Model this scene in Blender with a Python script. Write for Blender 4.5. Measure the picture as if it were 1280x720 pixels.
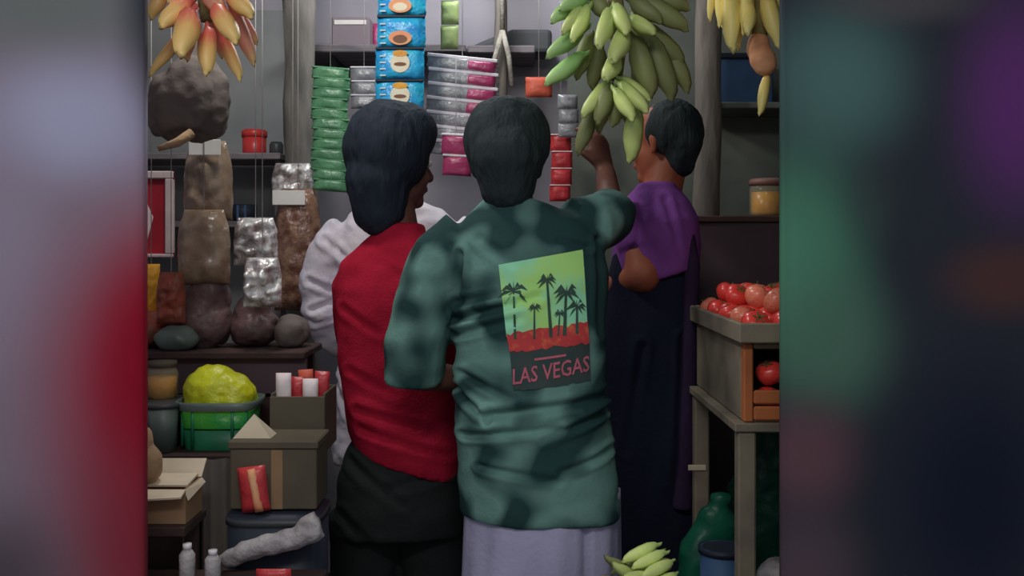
import bpy, bmesh, math, random
from mathutils import Vector, Matrix, noise
from mathutils.bvhtree import BVHTree
random.seed(7)
PI = math.pi
scn = bpy.context.scene
col = scn.collection
for o in list(bpy.data.objects): bpy.data.objects.remove(o, do_unlink=True)

# ------------------------------------------------------------------ camera, world, lights, exposure
F_PX, CX, HZ, CAMZ = 1280.0, 640.0, 300.0, 1.3
cam = bpy.data.cameras.new('camera'); camo = bpy.data.objects.new('camera', cam); col.objects.link(camo)
cam.sensor_width = 36; cam.lens = 36 * F_PX / 1280; cam.shift_y = -(360 - HZ) / 1280
camo.location = (0, 0, CAMZ); camo.rotation_euler = (PI / 2, 0, 0); cam.clip_start = .05
scn.camera = camo
w = bpy.data.worlds.new('world'); scn.world = w; w.use_nodes = True
w.node_tree.nodes['Background'].inputs[0].default_value = (.88, .92, 1, 1)
w.node_tree.nodes['Background'].inputs[1].default_value = .34
def light(name, kind, loc, energy, rot=(0, 0, 0), size=.3, size_y=None, color=(1, 1, 1)):
    l = bpy.data.lights.new(name, kind); l.energy = energy; l.color = color
    if kind == 'AREA':
        l.size = size
        if size_y: l.shape = 'RECTANGLE'; l.size_y = size_y
    else: l.shadow_soft_size = size
    o = bpy.data.objects.new(name, l); o.location = loc; o.rotation_euler = rot; col.objects.link(o); return o
light('street_tube_glow', 'AREA', (-.35, .35, 2.42), 12, (math.radians(38), 0, 0), 1.2, .25, (1, .98, .95))
light('shop_bulb_glow', 'POINT', (-.6, 2.42, 2.36), 22, size=.10, color=(1, .97, .92))
light('rear_bulb_glow', 'POINT', (-.1, 3.35, 2.42), 22, size=.10, color=(.95, .96, 1))
vs = scn.view_settings
vs.view_transform = 'Standard'; vs.look = 'None'; vs.gamma = 1; vs.use_curve_mapping = False; vs.exposure = 0

def at(px, py, d): return Vector(((px - CX) * d / F_PX, d, CAMZ + (HZ - py) * d / F_PX))

# ------------------------------------------------------------------ materials
FEXP = .60
def lin(c): c /= 255; return c / 12.92 if c <= .04045 else ((c + .055) / 1.055) ** 2.4
def A(rgb, f=None): return tuple(min(.92, lin(c) / (f or FEXP)) for c in rgb) + (1,)
MATS = {}
def mat(name, rgb, rgb2=None, rough=.7, scale=12, bump=0, spec=.3, metal=0, coat=0, alpha=1, stretch=(1, 1, 1), contrast=None, trans=0, bscale=None, detail=4):
    m = bpy.data.materials.new(name); m.use_nodes = True; nt = m.node_tree; N = nt.nodes; L = nt.links
    b = N['Principled BSDF']
    tc = N.new('ShaderNodeTexCoord'); mp = N.new('ShaderNodeMapping'); mp.inputs['Scale'].default_value = stretch
    L.new(tc.outputs['Object'], mp.inputs[0])
    n = N.new('ShaderNodeTexNoise'); n.inputs['Scale'].default_value = scale; n.inputs['Detail'].default_value = detail
    L.new(mp.outputs[0], n.inputs['Vector'])
    r = N.new('ShaderNodeValToRGB')
    c0, c1 = contrast or (.3, .7)
    r.color_ramp.elements[0].position = c0; r.color_ramp.elements[1].position = c1
    a = A(rgb); a2 = A(rgb2) if rgb2 else tuple(x * .8 for x in a[:3]) + (1,)
    r.color_ramp.elements[0].color = a; r.color_ramp.elements[1].color = a2
    L.new(n.outputs['Fac'], r.inputs[0]); L.new(r.outputs[0], b.inputs['Base Color'])
    b.inputs['Roughness'].default_value = rough; b.inputs['Specular IOR Level'].default_value = spec
    b.inputs['Metallic'].default_value = metal; b.inputs['Coat Weight'].default_value = coat
    b.inputs['Alpha'].default_value = alpha; b.inputs['Transmission Weight'].default_value = trans
    if bump:
        n2 = N.new('ShaderNodeTexNoise'); n2.inputs['Scale'].default_value = bscale or scale * 3; n2.inputs['Detail'].default_value = 5
        L.new(mp.outputs[0], n2.inputs['Vector'])
        bp = N.new('ShaderNodeBump'); bp.inputs['Strength'].default_value = bump; bp.inputs['Distance'].default_value = .01
        L.new(n2.outputs['Fac'], bp.inputs['Height']); L.new(bp.outputs[0], b.inputs['Normal'])
    MATS[name] = m; return m
def ramp_mat(name, stops, rough=.5, spec=.4, axis='Z', var=.12):
    # colour along an object's own length (Generated coordinate)
    m = bpy.data.materials.new(name); m.use_nodes = True; nt = m.node_tree; N = nt.nodes; L = nt.links
    b = N['Principled BSDF']; tc = N.new('ShaderNodeTexCoord'); sp = N.new('ShaderNodeSeparateXYZ')
    L.new(tc.outputs['Generated'], sp.inputs[0])
    n = N.new('ShaderNodeTexNoise'); n.inputs['Scale'].default_value = 4; L.new(tc.outputs['Generated'], n.inputs['Vector'])
    oi = N.new('ShaderNodeObjectInfo')
    ad = N.new('ShaderNodeMath'); ad.operation = 'MULTIPLY_ADD'; ad.inputs[1].default_value = var * 2; L.new(n.outputs['Fac'], ad.inputs[0])
    sb = N.new('ShaderNodeMath'); sb.operation = 'SUBTRACT'; sb.inputs[1].default_value = var
    L.new(sp.outputs[axis], sb.inputs[0]); L.new(sb.outputs[0], ad.inputs[2])
    r = N.new('ShaderNodeValToRGB'); L.new(ad.outputs[0], r.inputs[0])
    el = r.color_ramp.elements
    while len(el) < len(stops): el.new(.5)
    for e, (p, c) in zip(el, stops): e.position = p; e.color = A(c)
    hs = N.new('ShaderNodeHueSaturation'); L.new(r.outputs[0], hs.inputs['Color'])
    v = N.new('ShaderNodeMapRange'); v.inputs[3].default_value = .82; v.inputs[4].default_value = 1.15
    L.new(oi.outputs['Random'], v.inputs[0]); L.new(v.outputs[0], hs.inputs['Value'])
    L.new(hs.outputs[0], b.inputs['Base Color']); b.inputs['Roughness'].default_value = rough; b.inputs['Specular IOR Level'].default_value = spec
    MATS[name] = m; return m
def blob_mat(name, base, blobs, rough=.85, f=None, wobble=0, core=0):
    # filler sheets: blurred margin colours as soft patches on the sheet (object coordinates)
    m = bpy.data.materials.new(name); m.use_nodes = True; nt = m.node_tree; N = nt.nodes; L = nt.links
    b = N['Principled BSDF']; tc = N.new('ShaderNodeTexCoord')
    wob = None
    if wobble:
        nz_ = N.new('ShaderNodeTexNoise'); nz_.inputs['Scale'].default_value = 14; L.new(tc.outputs['Object'], nz_.inputs['Vector'])
        sc_ = N.new('ShaderNodeVectorMath'); sc_.operation = 'MULTIPLY_ADD'; L.new(nz_.outputs['Color'], sc_.inputs[0]); sc_.inputs[1].default_value = (wobble,) * 3; L.new(tc.outputs['Object'], sc_.inputs[2])
        sb_ = N.new('ShaderNodeVectorMath'); sb_.operation = 'SUBTRACT'; L.new(sc_.outputs[0], sb_.inputs[0]); sb_.inputs[1].default_value = (wobble * .5,) * 3; wob = sb_.outputs[0]
    rgb = N.new('ShaderNodeRGB'); rgb.outputs[0].default_value = A(base, f); cur = rgb.outputs[0]
    for (x, z, rx, rz, c, s) in blobs:
        mp = N.new('ShaderNodeMapping'); mp.vector_type = 'POINT'
        mp.inputs['Scale'].default_value = (1 / rx, 0, 1 / rz); mp.inputs['Location'].default_value = (-x / rx, 0, -z / rz)
        L.new(wob if wob is not None else tc.outputs['Object'], mp.inputs[0])
        ln = N.new('ShaderNodeVectorMath'); ln.operation = 'LENGTH'; L.new(mp.outputs[0], ln.inputs[0])
        mr = N.new('ShaderNodeMapRange'); mr.interpolation_type = 'SMOOTHERSTEP'
        mr.inputs[1].default_value = core; mr.inputs[2].default_value = 1; mr.inputs[3].default_value = s; mr.inputs[4].default_value = 0
        L.new(ln.outputs['Value'], mr.inputs[0])
        mx = N.new('ShaderNodeMix'); mx.data_type = 'RGBA'; L.new(mr.outputs[0], mx.inputs[0]); L.new(cur, mx.inputs[6])
        mx.inputs[7].default_value = A(c, f); cur = mx.outputs[2]
    L.new(cur, b.inputs['Base Color']); b.inputs['Roughness'].default_value = rough; b.inputs['Specular IOR Level'].default_value = .1
    MATS[name] = m; return m

mat('plaster', (150, 146, 152), (128, 126, 134), .9, 3)
mat('plaster_grey', (116, 118, 118), (100, 103, 104), .9, 4)
mat('dark_board', (90, 95, 88), (76, 80, 75), .85, 6, .2)  # tone lifted so the colour carries the haze veil
mat('concrete', (60, 58, 55), (40, 38, 36), .9, 5, .2)
mat('tin', (70, 72, 74), (50, 52, 54), .6, 4)
mat('shelf_wood', (112, 106, 108), (84, 80, 84), .8, 8, .2, stretch=(1, 6, 6))
mat('trunk', (118, 114, 108), (70, 70, 68), .9, 14, .8, stretch=(1, 1, .25), bscale=30)
mat('trunk_brown', (112, 105, 96), (76, 74, 70), .9, 14, .8, stretch=(1, 1, .25), bscale=30)
mat('old_wood', (120, 105, 84), (80, 66, 52), .8, 10, .3, stretch=(1, 1, .2))
mat('grey_wood', (118, 110, 94), (88, 80, 70), .85, 8, .3)
mat('orange_wood', (152, 88, 50), (110, 62, 40), .7, 9, .3, stretch=(.3, 1, 1))
mat('maroon_board', (72, 58, 66), (62, 50, 57), .8, 3, .1)
mat('brown_lip', (74, 54, 50), (58, 44, 42), .7, 6)
mat('rope', (150, 146, 136), (110, 106, 98), .95, 40, .4)
mat('string', (150, 148, 146), None, .9, 30)
mat('skin', (92, 60, 50), (76, 48, 42), .55, 8, .1, spec=.35)
mat('skin_warm', (142, 80, 56), (118, 66, 48), .55, 8, .1, spec=.35)
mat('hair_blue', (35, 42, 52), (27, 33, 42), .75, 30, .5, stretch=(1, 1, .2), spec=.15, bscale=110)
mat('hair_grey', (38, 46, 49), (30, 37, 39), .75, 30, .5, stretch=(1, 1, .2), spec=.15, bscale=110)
mat('eye_white', (200, 196, 190), None, .3, 5)
mat('red_knit', (148, 26, 48), (130, 20, 40), .9, 16, .25, bscale=160, spec=.1)
mat('white_cotton', (198, 192, 226), (182, 178, 212), .9, 8, .25, bscale=60, spec=.1)
mat('lavender_cotton', (156, 154, 180), (142, 140, 166), .9, 6, .2, bscale=80, spec=.1)
mat('black_trouser', (34, 38, 38), (26, 29, 30), .9, 6, .2, bscale=90, spec=.15)
mat('navy_cloth', (24, 28, 42), (20, 23, 36), .9, 5, .2, bscale=70, spec=.1)
mat('purple_cloth', (106, 60, 126), (94, 52, 112), .85, 5, .2, bscale=70, spec=.15)
mat('plum_cloth', (40, 28, 50), (34, 25, 44), .9, 5, .2, bscale=70, spec=.1)
mat('tie_dye', (32, 55, 55), (90, 124, 117), .85, 7.5, .15, bscale=120, spec=.15, contrast=(.44, .57), detail=1.2)
mat('print_green', (150, 226, 112), (132, 220, 160), .8, 14, contrast=(.4, .6), detail=6)
mat('print_red', (168, 56, 58), (190, 100, 60), .8, 60, contrast=(.5, .8))
mat('print_dark', (44, 66, 58), (60, 80, 70), .85, 40)
mat('print_pink', (176, 92, 108), None, .8, 40)
mat('print_base', (58, 64, 64), (42, 62, 60), .85, 26)  # muted ground tone printed under the lettering
ramp_mat('banana_red', [(0, (70, 52, 30)), (.06, (204, 168, 104)), (.45, (207, 156, 96)), (.68, (204, 100, 82)), (1, (160, 70, 66))], .42)
ramp_mat('banana_rust', [(0, (70, 52, 30)), (.06, (190, 160, 110)), (.3, (176, 116, 96)), (1, (136, 70, 60))], .5)
ramp_mat('banana_green', [(0, (60, 62, 30)), (.06, (168, 180, 110)), (.5, (174, 188, 112)), (1, (122, 144, 82))], .42)
ramp_mat('banana_leafgreen', [(0, (60, 62, 30)), (.06, (146, 176, 114)), (.5, (126, 164, 100)), (1, (104, 140, 82))], .42)
ramp_mat('banana_olive', [(0, (60, 58, 30)), (.06, (112, 116, 74)), (.5, (106, 112, 70)), (1, (90, 98, 62))], .5)
ramp_mat('banana_yellow', [(0, (110, 84, 40)), (.06, (206, 184, 116)), (.6, (206, 178, 98)), (1, (176, 138, 78))], .42)
mat('stalk', (120, 112, 70), (92, 84, 54), .8, 20, .3)
mat('stalk_tan', (190, 140, 104), (150, 104, 76), .75, 14, .3)
mat('dark_sack', (92, 84, 80), (76, 70, 66), .85, 12, .25, bscale=60)
mat('clear_brown', (128, 112, 96), (100, 82, 66), .22, 30, .25, spec=.6, bscale=30, contrast=(.35, .7))
mat('clear_silver', (222, 220, 222), (122, 114, 112), .16, 34, .8, spec=.9, bscale=40, contrast=(.4, .62), metal=.2)
mat('clear_rust', (132, 102, 84), (92, 60, 50), .2, 26, .7, spec=.8, bscale=40, contrast=(.4, .6))
mat('maroon_bag', (92, 70, 70), (66, 54, 54), .4, 14, .5, bscale=40)
mat('card_white', (200, 196, 192), (182, 178, 172), .7, 8)
mat('green_foil', (84, 134, 98), (58, 104, 74), .3, 18, .4, spec=.6, bscale=50)
mat('blue_foil', (44, 168, 226), (36, 128, 192), .25, 22, .6, spec=.7, bscale=50)
mat('silver_foil', (136, 136, 140), (96, 100, 104), .25, 24, .5, spec=.7, bscale=50)
mat('pink_foil', (158, 58, 98), (130, 44, 80), .3, 20, .4, spec=.6, bscale=50)
mat('lime_foil', (136, 152, 98), (114, 130, 82), .4, 14, .2)
mat('red_foil', (176, 52, 54), (140, 36, 44), .35, 14, .3, spec=.5)
mat('orange_foil', (184, 88, 66), (160, 70, 54), .4, 14, .3)
mat('cream_print', (222, 204, 178), (206, 180, 150), .6, 20)
mat('orange_print', (226, 150, 112), (196, 120, 84), .6, 20)
mat('brown_print', (110, 78, 60), None, .6, 20)
mat('seal_white', (196, 192, 196), (172, 168, 176), .4, 20, spec=.5)
mat('red_plastic', (176, 52, 50), (156, 44, 44), .35, 6, spec=.5)
mat('dark_plastic', (56, 60, 64), (44, 48, 50), .4, 8)
mat('blue_plastic', (58, 84, 116), (44, 68, 98), .5, 8)
mat('frame_white', (186, 172, 170), (160, 148, 148), .6, 12)
mat('poster_red', (152, 34, 46), (120, 26, 38), .5, 10)
mat('poster_pale', (214, 190, 190), (196, 170, 172), .5, 10)
mat('yellow_foil', (196, 146, 46), (168, 112, 40), .4, 14, .4)
mat('mottled_red', (140, 66, 54), (92, 60, 46), .35, 24, .5, bscale=50)
mat('carton', (132, 106, 80), (112, 88, 66), .85, 8)
mat('carton_light', (190, 178, 158), (168, 156, 136), .85, 8)
mat('carton_olive', (84, 78, 64), (68, 63, 53), .85, 5)
mat('carton_mauve', (124, 112, 116), (108, 98, 104), .85, 5)
mat('tan_sack', (150, 124, 96), (118, 96, 74), .85, 14, .4, bscale=60)
mat('lime_bag', (176, 182, 30), (146, 146, 20), .35, 10, .5, spec=.5, bscale=40)
mat('green_bag', (66, 150, 40), (18, 120, 66), .3, 9, .5, spec=.5, bscale=36)
mat('teal_plastic', (34, 118, 80), (24, 88, 62), .4, 6, spec=.5)
mat('grey_green_plastic', (86, 98, 92), (66, 78, 74), .4, 6, spec=.5)
mat('grey_cloth', (112, 106, 100), (84, 80, 76), .9, 5, .3, stretch=(1, 1, .3))
mat('navy_plastic', (36, 42, 54), (28, 32, 42), .5, 6)
mat('white_sack', (156, 152, 154), (110, 104, 106), .85, 26, .6, bscale=70)
mat('paper', (176, 164, 144), (160, 150, 130), .85, 8)
mat('dark_wood', (62, 46, 44), (46, 35, 34), .85, 8, .3)
mat('tomato', (206, 62, 50), (176, 40, 44), .28, 9, spec=.55, contrast=(.35, .7))
mat('tomato_pale', (232, 132, 104), (200, 76, 62), .28, 9, spec=.55, contrast=(.35, .7))
mat('calyx', (70, 90, 50), None, .7, 20)
mat('dark_green_bag', (20, 72, 56), (16, 54, 44), .45, 7, .6, bscale=26, spec=.4)
mat('bright_green_bag', (18, 88, 64), (14, 66, 50), .4, 7, .4, bscale=30, spec=.4)
mat('amber', (196, 140, 20), (168, 108, 20), .3, 16, spec=.5)
mat('jar_lid', (128, 96, 88), (104, 74, 66), .5, 10)
g = mat('jar_plastic', (190, 180, 150), None, .1, 5, alpha=.25, spec=.5)
mat('tube_white', (235, 235, 235), None, .5, 5)
em = bpy.data.materials.new('tube_lit'); em.use_nodes = True
b = em.node_tree.nodes['Principled BSDF']; b.inputs['Emission Color'].default_value = (1, .97, .92, 1); b.inputs['Emission Strength'].default_value = 4
MATS['tube_lit'] = em

# ------------------------------------------------------------------ mesh collector
class MB:
    def __init__(s): s.v = []; s.f = []
    def add(s, vs, fs):
        o = len(s.v); s.v += [Vector(v) for v in vs]; s.f += [tuple(i + o for i in f) for f in fs]; return s
    def box(s, lo, hi, rz=0, bev=0):
        lo, hi = Vector(lo), Vector(hi); c = (lo + hi) / 2; h = (hi - lo) / 2
        bm = bmesh.new(); bmesh.ops.create_cube(bm, size=2)
        bmesh.ops.scale(bm, vec=h, verts=bm.verts)
        if bev: bmesh.ops.bevel(bm, geom=bm.edges[:], offset=min(bev, min(h) * .8), segments=1, affect='EDGES')
        R = Matrix.Rotation(rz, 3, 'Z'); bm.verts.index_update()
        s.add([R @ v.co + c for v in bm.verts], [[v.index for v in f.verts] for f in bm.faces]); bm.free(); return s
    def loft(s, rings, cap=True):
        n = len(rings[0]); vs = [p for r in rings for p in r]; fs = []
        for i in range(len(rings) - 1):
            for j in range(n):
                k = (j + 1) % n; fs.append((i * n + j, i * n + k, (i + 1) * n + k, (i + 1) * n + j))
        if cap:
            c0 = sum((Vector(p) for p in rings[0]), Vector()) / n; c1 = sum((Vector(p) for p in rings[-1]), Vector()) / n
            a = len(vs); vs += [c0, c1]; m = (len(rings) - 1) * n
            for j in range(n):
                k = (j + 1) % n; fs.append((a, k, j)); fs.append((a + 1, m + j, m + k))
        return s.add(vs, fs)
    def tube(s, pts, rad, n=10, cap=True):
        pts = [Vector(p) for p in pts]
        if not hasattr(rad, '__len__'): rad = [rad] * len(pts)
        rings = []; up = None
        for i, p in enumerate(pts):
            t = (pts[min(i + 1, len(pts) - 1)] - pts[max(i - 1, 0)]).normalized()
            if up is None: up = Vector((0, 0, 1)) if abs(t.z) < .9 else Vector((1, 0, 0))
            u = (up - t * up.dot(t)).normalized(); v = t.cross(u); up = u
            rings.append([p + (u * math.cos(a) + v * math.sin(a)) * rad[i] for a in [2 * PI * k / n for k in range(n)]])
        return s.loft(rings, cap)
    def cap(s, p0, p1, r0, r1, n=14, m=4, flat=None, fk=1):
        # tapered capsule; flat = axis squashed by fk
        p0, p1 = Vector(p0), Vector(p1); t = (p1 - p0)
        t = t.normalized() if t.length > 1e-6 else Vector((0, 0, 1))
        pts, rad = [], []
        for i in range(m + 1):
            a = PI / 2 * (1 - i / m); pts.append(p0 - t * r0 * math.sin(a)); rad.append(max(1e-4, r0 * math.cos(a)))
        for i in range(m + 1):
            a = PI / 2 * i / m; pts.append(p1 + t * r1 * math.sin(a)); rad.append(max(1e-4, r1 * math.cos(a)))
        b = len(s.v); s.tube(pts, rad, n)
        if flat is not None:
            ax = Vector(flat).normalized()
            for i in range(b, len(s.v)):
                q = s.v[i]; k = (q - p0).dot(t); c = p0 + t * k; dlt = q - c; s.v[i] = q - ax * dlt.dot(ax) * (1 - fk)
        return s
    def ell(s, c, r, R=None, n=18, m=12):
        c = Vector(c); rings = []
        for i in range(1, m):
            a = PI * i / m
            ring = [Vector((r[0] * math.sin(a) * math.cos(2 * PI * k / n), r[1] * math.sin(a) * math.sin(2 * PI * k / n), -r[2] * math.cos(a))) for k in range(n)]
            rings.append([c + (R @ p if R else p) for p in ring])
        return s.loft(rings)
    def lathe(s, c, prof, n=24):
        c = Vector(c)
        return s.loft([[c + Vector((max(r, 1e-4) * math.cos(2 * PI * k / n), max(r, 1e-4) * math.sin(2 * PI * k / n), z)) for k in range(n)] for r, z in prof])
    def pouch(s, c, w, h, t, seed=0, nx=8, nz=10, crump=.1, rz=0, tilt=0, gather=0):
        # pillow pack centred at c, facing -Y, with crimped ends
        c = Vector(c); R = Matrix.Rotation(rz, 3, 'Z') @ Matrix.Rotation(tilt, 3, 'Y'); vs = []; fs = []
        for side in (-1, 1):
            for j in range(nz + 1):
                for i in range(nx + 1):
                    u = 2 * i / nx - 1; v = 2 * j / nz - 1
                    th = (max(0, 1 - abs(u) ** 2.5)) ** .6 * (max(0, 1 - abs(v) ** 4)) ** .7
                    nn = noise.noise(Vector((u * 2.2 + seed, v * 2.2 * h / w, side * 3 + seed * 1.7)))
                    g = 1 - gather * max(0, v) ** 2
                    x = u * w / 2 * g * (1 + .05 * noise.noise(Vector((seed, v * 3, 5)))); y = side * (t / 2 * th * (1 + crump * 3 * nn) + .0006)
                    y += crump * .15 * t * noise.noise(Vector((u * 4, v * 5, seed + 9)))
                    vs.append(c + R @ Vector((x, y, v * h / 2)))
        n1 = (nx + 1) * (nz + 1)
        for sd in (0, 1):
            for j in range(nz):
                for i in range(nx):
                    a = sd * n1 + j * (nx + 1) + i; q = (a, a + 1, a + nx + 2, a + nx + 1); fs.append(q if sd == 0 else q[::-1])
        rim = [i for i in range(nx + 1)] + [j * (nx + 1) + nx for j in range(1, nz + 1)] + [nz * (nx + 1) + i for i in range(nx - 1, -1, -1)] + [j * (nx + 1) for j in range(nz - 1, 0, -1)]
        for k in range(len(rim)):
            a, b_ = rim[k], rim[(k + 1) % len(rim)]; fs.append((b_, a, a + n1, b_ + n1))
        return s.add(vs, fs)
    def bounds(s):
        return (Vector([min(v[i] for v in s.v) for i in range(3)]), Vector([max(v[i] for v in s.v) for i in range(3)]))
    def mesh(s, name, origin=(0, 0, 0)):
        me = bpy.data.meshes.new(name); o = Vector(origin)
        me.from_pydata([v - o for v in s.v], [], s.f); me.validate(); me.update(); return me

def smooth(me, angle=None):
    for p in me.polygons: p.use_smooth = True
def fix_normals(me):
    bm = bmesh.new(); bm.from_mesh(me); bmesh.ops.recalc_face_normals(bm, faces=bm.faces); bm.to_mesh(me); bm.free()
def wloc(o): return o['_o'] if False else Vector(ORG.get(o.name, (0, 0, 0)))
ORG = {}
def setp(o, label=None, cat=None, group=None, kind=None):
    if label: o['label'] = label
    if cat: o['category'] = cat
    if group: o['group'] = group
    if kind: o['kind'] = kind
    return o
def root(name, loc, label, cat, group=None):
    o = bpy.data.objects.new(name, None); col.objects.link(o); o.location = loc; o.empty_display_size = .05
    ORG[o.name] = Vector(loc); return setp(o, label, cat, group)
def obj(name, mb, m, parent=None, sm=True, loc=None, mesh=None):
    if parent is not None: org = ORG[parent.name]
    elif loc is not None: org = Vector(loc)
    else:
        lo, hi = mb.bounds(); org = Vector(((lo.x + hi.x) / 2, (lo.y + hi.y) / 2, lo.z))
    if mesh is None: me = mb.mesh(name, org); fix_normals(me)
    else:
        me = mesh
        for v in me.vertices: v.co -= org
    if sm: smooth(me)
    me.materials.clear(); me.materials.append(MATS[m] if isinstance(m, str) else m)
    o = bpy.data.objects.new(name, me); col.objects.link(o); ORG[o.name] = org
    if parent is not None: o.parent = parent
    else: o.location = org
    return o
def struct(name, mb, m, sm=False): return setp(obj(name, mb, m, sm=sm), kind='structure')
def thing(name, mb, m, label, cat, group=None, sm=True): return setp(obj(name, mb, m, sm=sm), label, cat, group)

def fuse(mb, voxel=.008, it=6, fac=.5):
    me = mb.mesh('tmp'); fix_normals(me); o = bpy.data.objects.new('tmp', me); col.objects.link(o)
    r = o.modifiers.new('r', 'REMESH'); r.mode = 'VOXEL'; r.voxel_size = voxel; r.use_smooth_shade = True
    if it: s_ = o.modifiers.new('s', 'SMOOTH'); s_.iterations = it; s_.factor = fac
    dg = bpy.context.evaluated_depsgraph_get(); dg.update()
    out = bpy.data.meshes.new_from_object(o.evaluated_get(dg)); bpy.data.objects.remove(o); bpy.data.meshes.remove(me); return out
def displace(me, fn):
    ns = [v.normal.copy() for v in me.vertices]
    for v, n in zip(me.vertices, ns): v.co += fn(v.co, n)
    me.update()

# ------------------------------------------------------------------ the setting
struct('floor', MB().box((-2.2, -1.5, -.1), (2.2, 4.3, 0)), 'concrete')
struct('wall_back', MB().box((-2.0, 4.0, 0), (2.0, 4.12, 2.7)), 'plaster')
struct('wall_left', MB().box((-2.1, 2.0, 0), (-2.0, 4.12, 2.7)), 'plaster')
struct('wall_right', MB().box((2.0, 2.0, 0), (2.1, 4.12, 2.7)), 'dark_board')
mb = MB()
for i in range(40):                                   # corrugated roof sheet
    x0 = -2.1 + i * .105
    mb.add([(x0, 1.35, 2.66), (x0 + .0525, 1.35, 2.70), (x0 + .105, 1.35, 2.66), (x0, 4.12, 2.72), (x0 + .0525, 4.12, 2.76), (x0 + .105, 4.12, 2.72),
            (x0, 1.35, 2.67), (x0 + .0525, 1.35, 2.71), (x0 + .105, 1.35, 2.67), (x0, 4.12, 2.73), (x0 + .0525, 4.12, 2.77), (x0 + .105, 4.12, 2.73)],
           [(0, 1, 4, 3), (1, 2, 5, 4), (6, 9, 10, 7), (7, 10, 11, 8)])
struct('ceiling', mb, 'tin')
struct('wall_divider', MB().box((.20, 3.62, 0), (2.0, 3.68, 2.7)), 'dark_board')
# added filler sheets at both stall ends, carrying blurred margin colours: soft waves, real thickness
def filler_sheet(name, x0, x1, m, d=1.9):
    rings_f, rings_b = [], []; nx, nz = 40, 30; vs = []; fs = []
    for s_ in (0, 1):
        for j in range(nz + 1):
            for i in range(nx + 1):
                x = x0 + (x1 - x0) * i / nx; z = 2.62 * j / nz
                y = d + .006 * math.sin(x * 21) + .004 * math.sin(x * 9 + 1) + s_ * .03
                vs.append((x, y, z))
    n1 = (nx + 1) * (nz + 1)
    for s_ in (0, 1):
        for j in range(nz):
            for i in range(nx):
                a = s_ * n1 + j * (nx + 1) + i; fs.append((a, a + 1, a + nx + 2, a + nx + 1))
    rim = list(range(nx + 1)) + [j * (nx + 1) + nx for j in range(1, nz + 1)] + [nz * (nx + 1) + i for i in range(nx - 1, -1, -1)] + [j * (nx + 1) for j in range(nz - 1, 0, -1)]
    for k in range(len(rim)):
        a, b_ = rim[k], rim[(k + 1) % len(rim)]; fs.append((b_, a, a + n1, b_ + n1))
    mb = MB().add(vs, fs); o = setp(obj(name, mb, m, loc=(0, d, 0)), kind='structure'); return o
def pb(px, py, rx, ry, c, s=1, d=1.9):
    p = at(px, py, d); return (p.x, p.z, rx * d / F_PX, ry * d / F_PX, c, s)
blob_mat('blur_lilac_crimson', (116, 104, 118), [  # blurred margin tones put into the colour of an added sheet
    pb(60, 0, 330, 130, (92, 96, 96), 1), pb(90, 150, 190, 130, (140, 140, 164), 1), pb(0, 330, 120, 260, (128, 118, 136), .8),
    pb(190, -20, 70, 260, (44, 48, 56), .95), pb(190, 480, 240, 340, (132, 26, 46), 1), pb(190, 700, 220, 300, (116, 28, 42), .9),
    pb(200, 440, 130, 260, (122, 14, 34), 1), pb(0, 730, 150, 170, (72, 62, 70), .9)])
blob_mat('blur_teal_navy', (38, 42, 50), [
    pb(1050, 100, 150, 160, (66, 94, 92), 1), pb(1000, 330, 140, 240, (66, 112, 92), 1), pb(1040, 430, 130, 150, (68, 98, 84), .9),
    pb(1280, 130, 140, 230, (84, 44, 98), 1), pb(1260, 350, 130, 80, (76, 48, 46), .8), pb(1010, 570, 110, 120, (88, 62, 70), .9), pb(1010, 720, 120, 150, (76, 62, 72), .9),
    pb(1220, 620, 190, 280, (22, 27, 42), 1), pb(1090, 250, 60, 90, (52, 62, 62), .4), pb(1130, 0, 160, 50, (78, 74, 76), .6)])
filler_sheet('filler_sheet_left', -1.75, at(178, 0, 1.9).x, 'blur_lilac_crimson')
filler_sheet('filler_sheet_right', at(978, 0, 1.9).x, 1.75, 'blur_teal_navy')
# beams that carry the hanging goods
def beam(name, y, z, label):
    thing(name, MB().tube([(-2.0, y, z), (-.7, y, z + .015), (.6, y, z), (2.0, y, z + .01)], .028, 10), 'trunk_brown', label, 'beam')
beam('roof_pole', 2.16, 2.34, 'horizontal pole under the roof carrying the banana bunches')
beam('roof_pole', 2.78, 2.36, 'horizontal pole under the roof carrying the snack bags')
beam('roof_pole', 3.34, 2.38, 'horizontal pole under the roof carrying the sachet strips')
# the lamps of the stall (above the picture)
r = root('tube_lamp', (-.35, .35, 2.46), 'white tube lamp hung high before the stall', 'lamp')
obj('batten', MB().box((-.97, .32, 2.46), (.27, .38, 2.5), bev=.005), 'tube_white', r, False)
obj('tube', MB().tube([(-.95, .35, 2.445), (.25, .35, 2.445)], .013, 12), 'tube_lit', r)
for x in (-.7, 0): obj('cord', MB().tube([(x, .35, 2.5), (x, .35, 3.2)], .004, 6), 'string', r)
for (x, y, z, lb) in ((-.6, 2.42, 2.48, 'bare bulb hanging above the snack bags'), (-.1, 3.35, 2.54, 'bare bulb hanging near the back wall')):
    r = root('light_bulb', (x, y, z), lb, 'lamp')
    obj('holder', MB().lathe((x, y, z), [(.012, 0), (.02, .0), (.02, .05), (.008, .07)], 14), 'dark_plastic', r)
    obj('cord', MB().tube([(x, y, z + .06), (x, y, 2.73)], .003, 6), 'dark_plastic', r)

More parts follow.
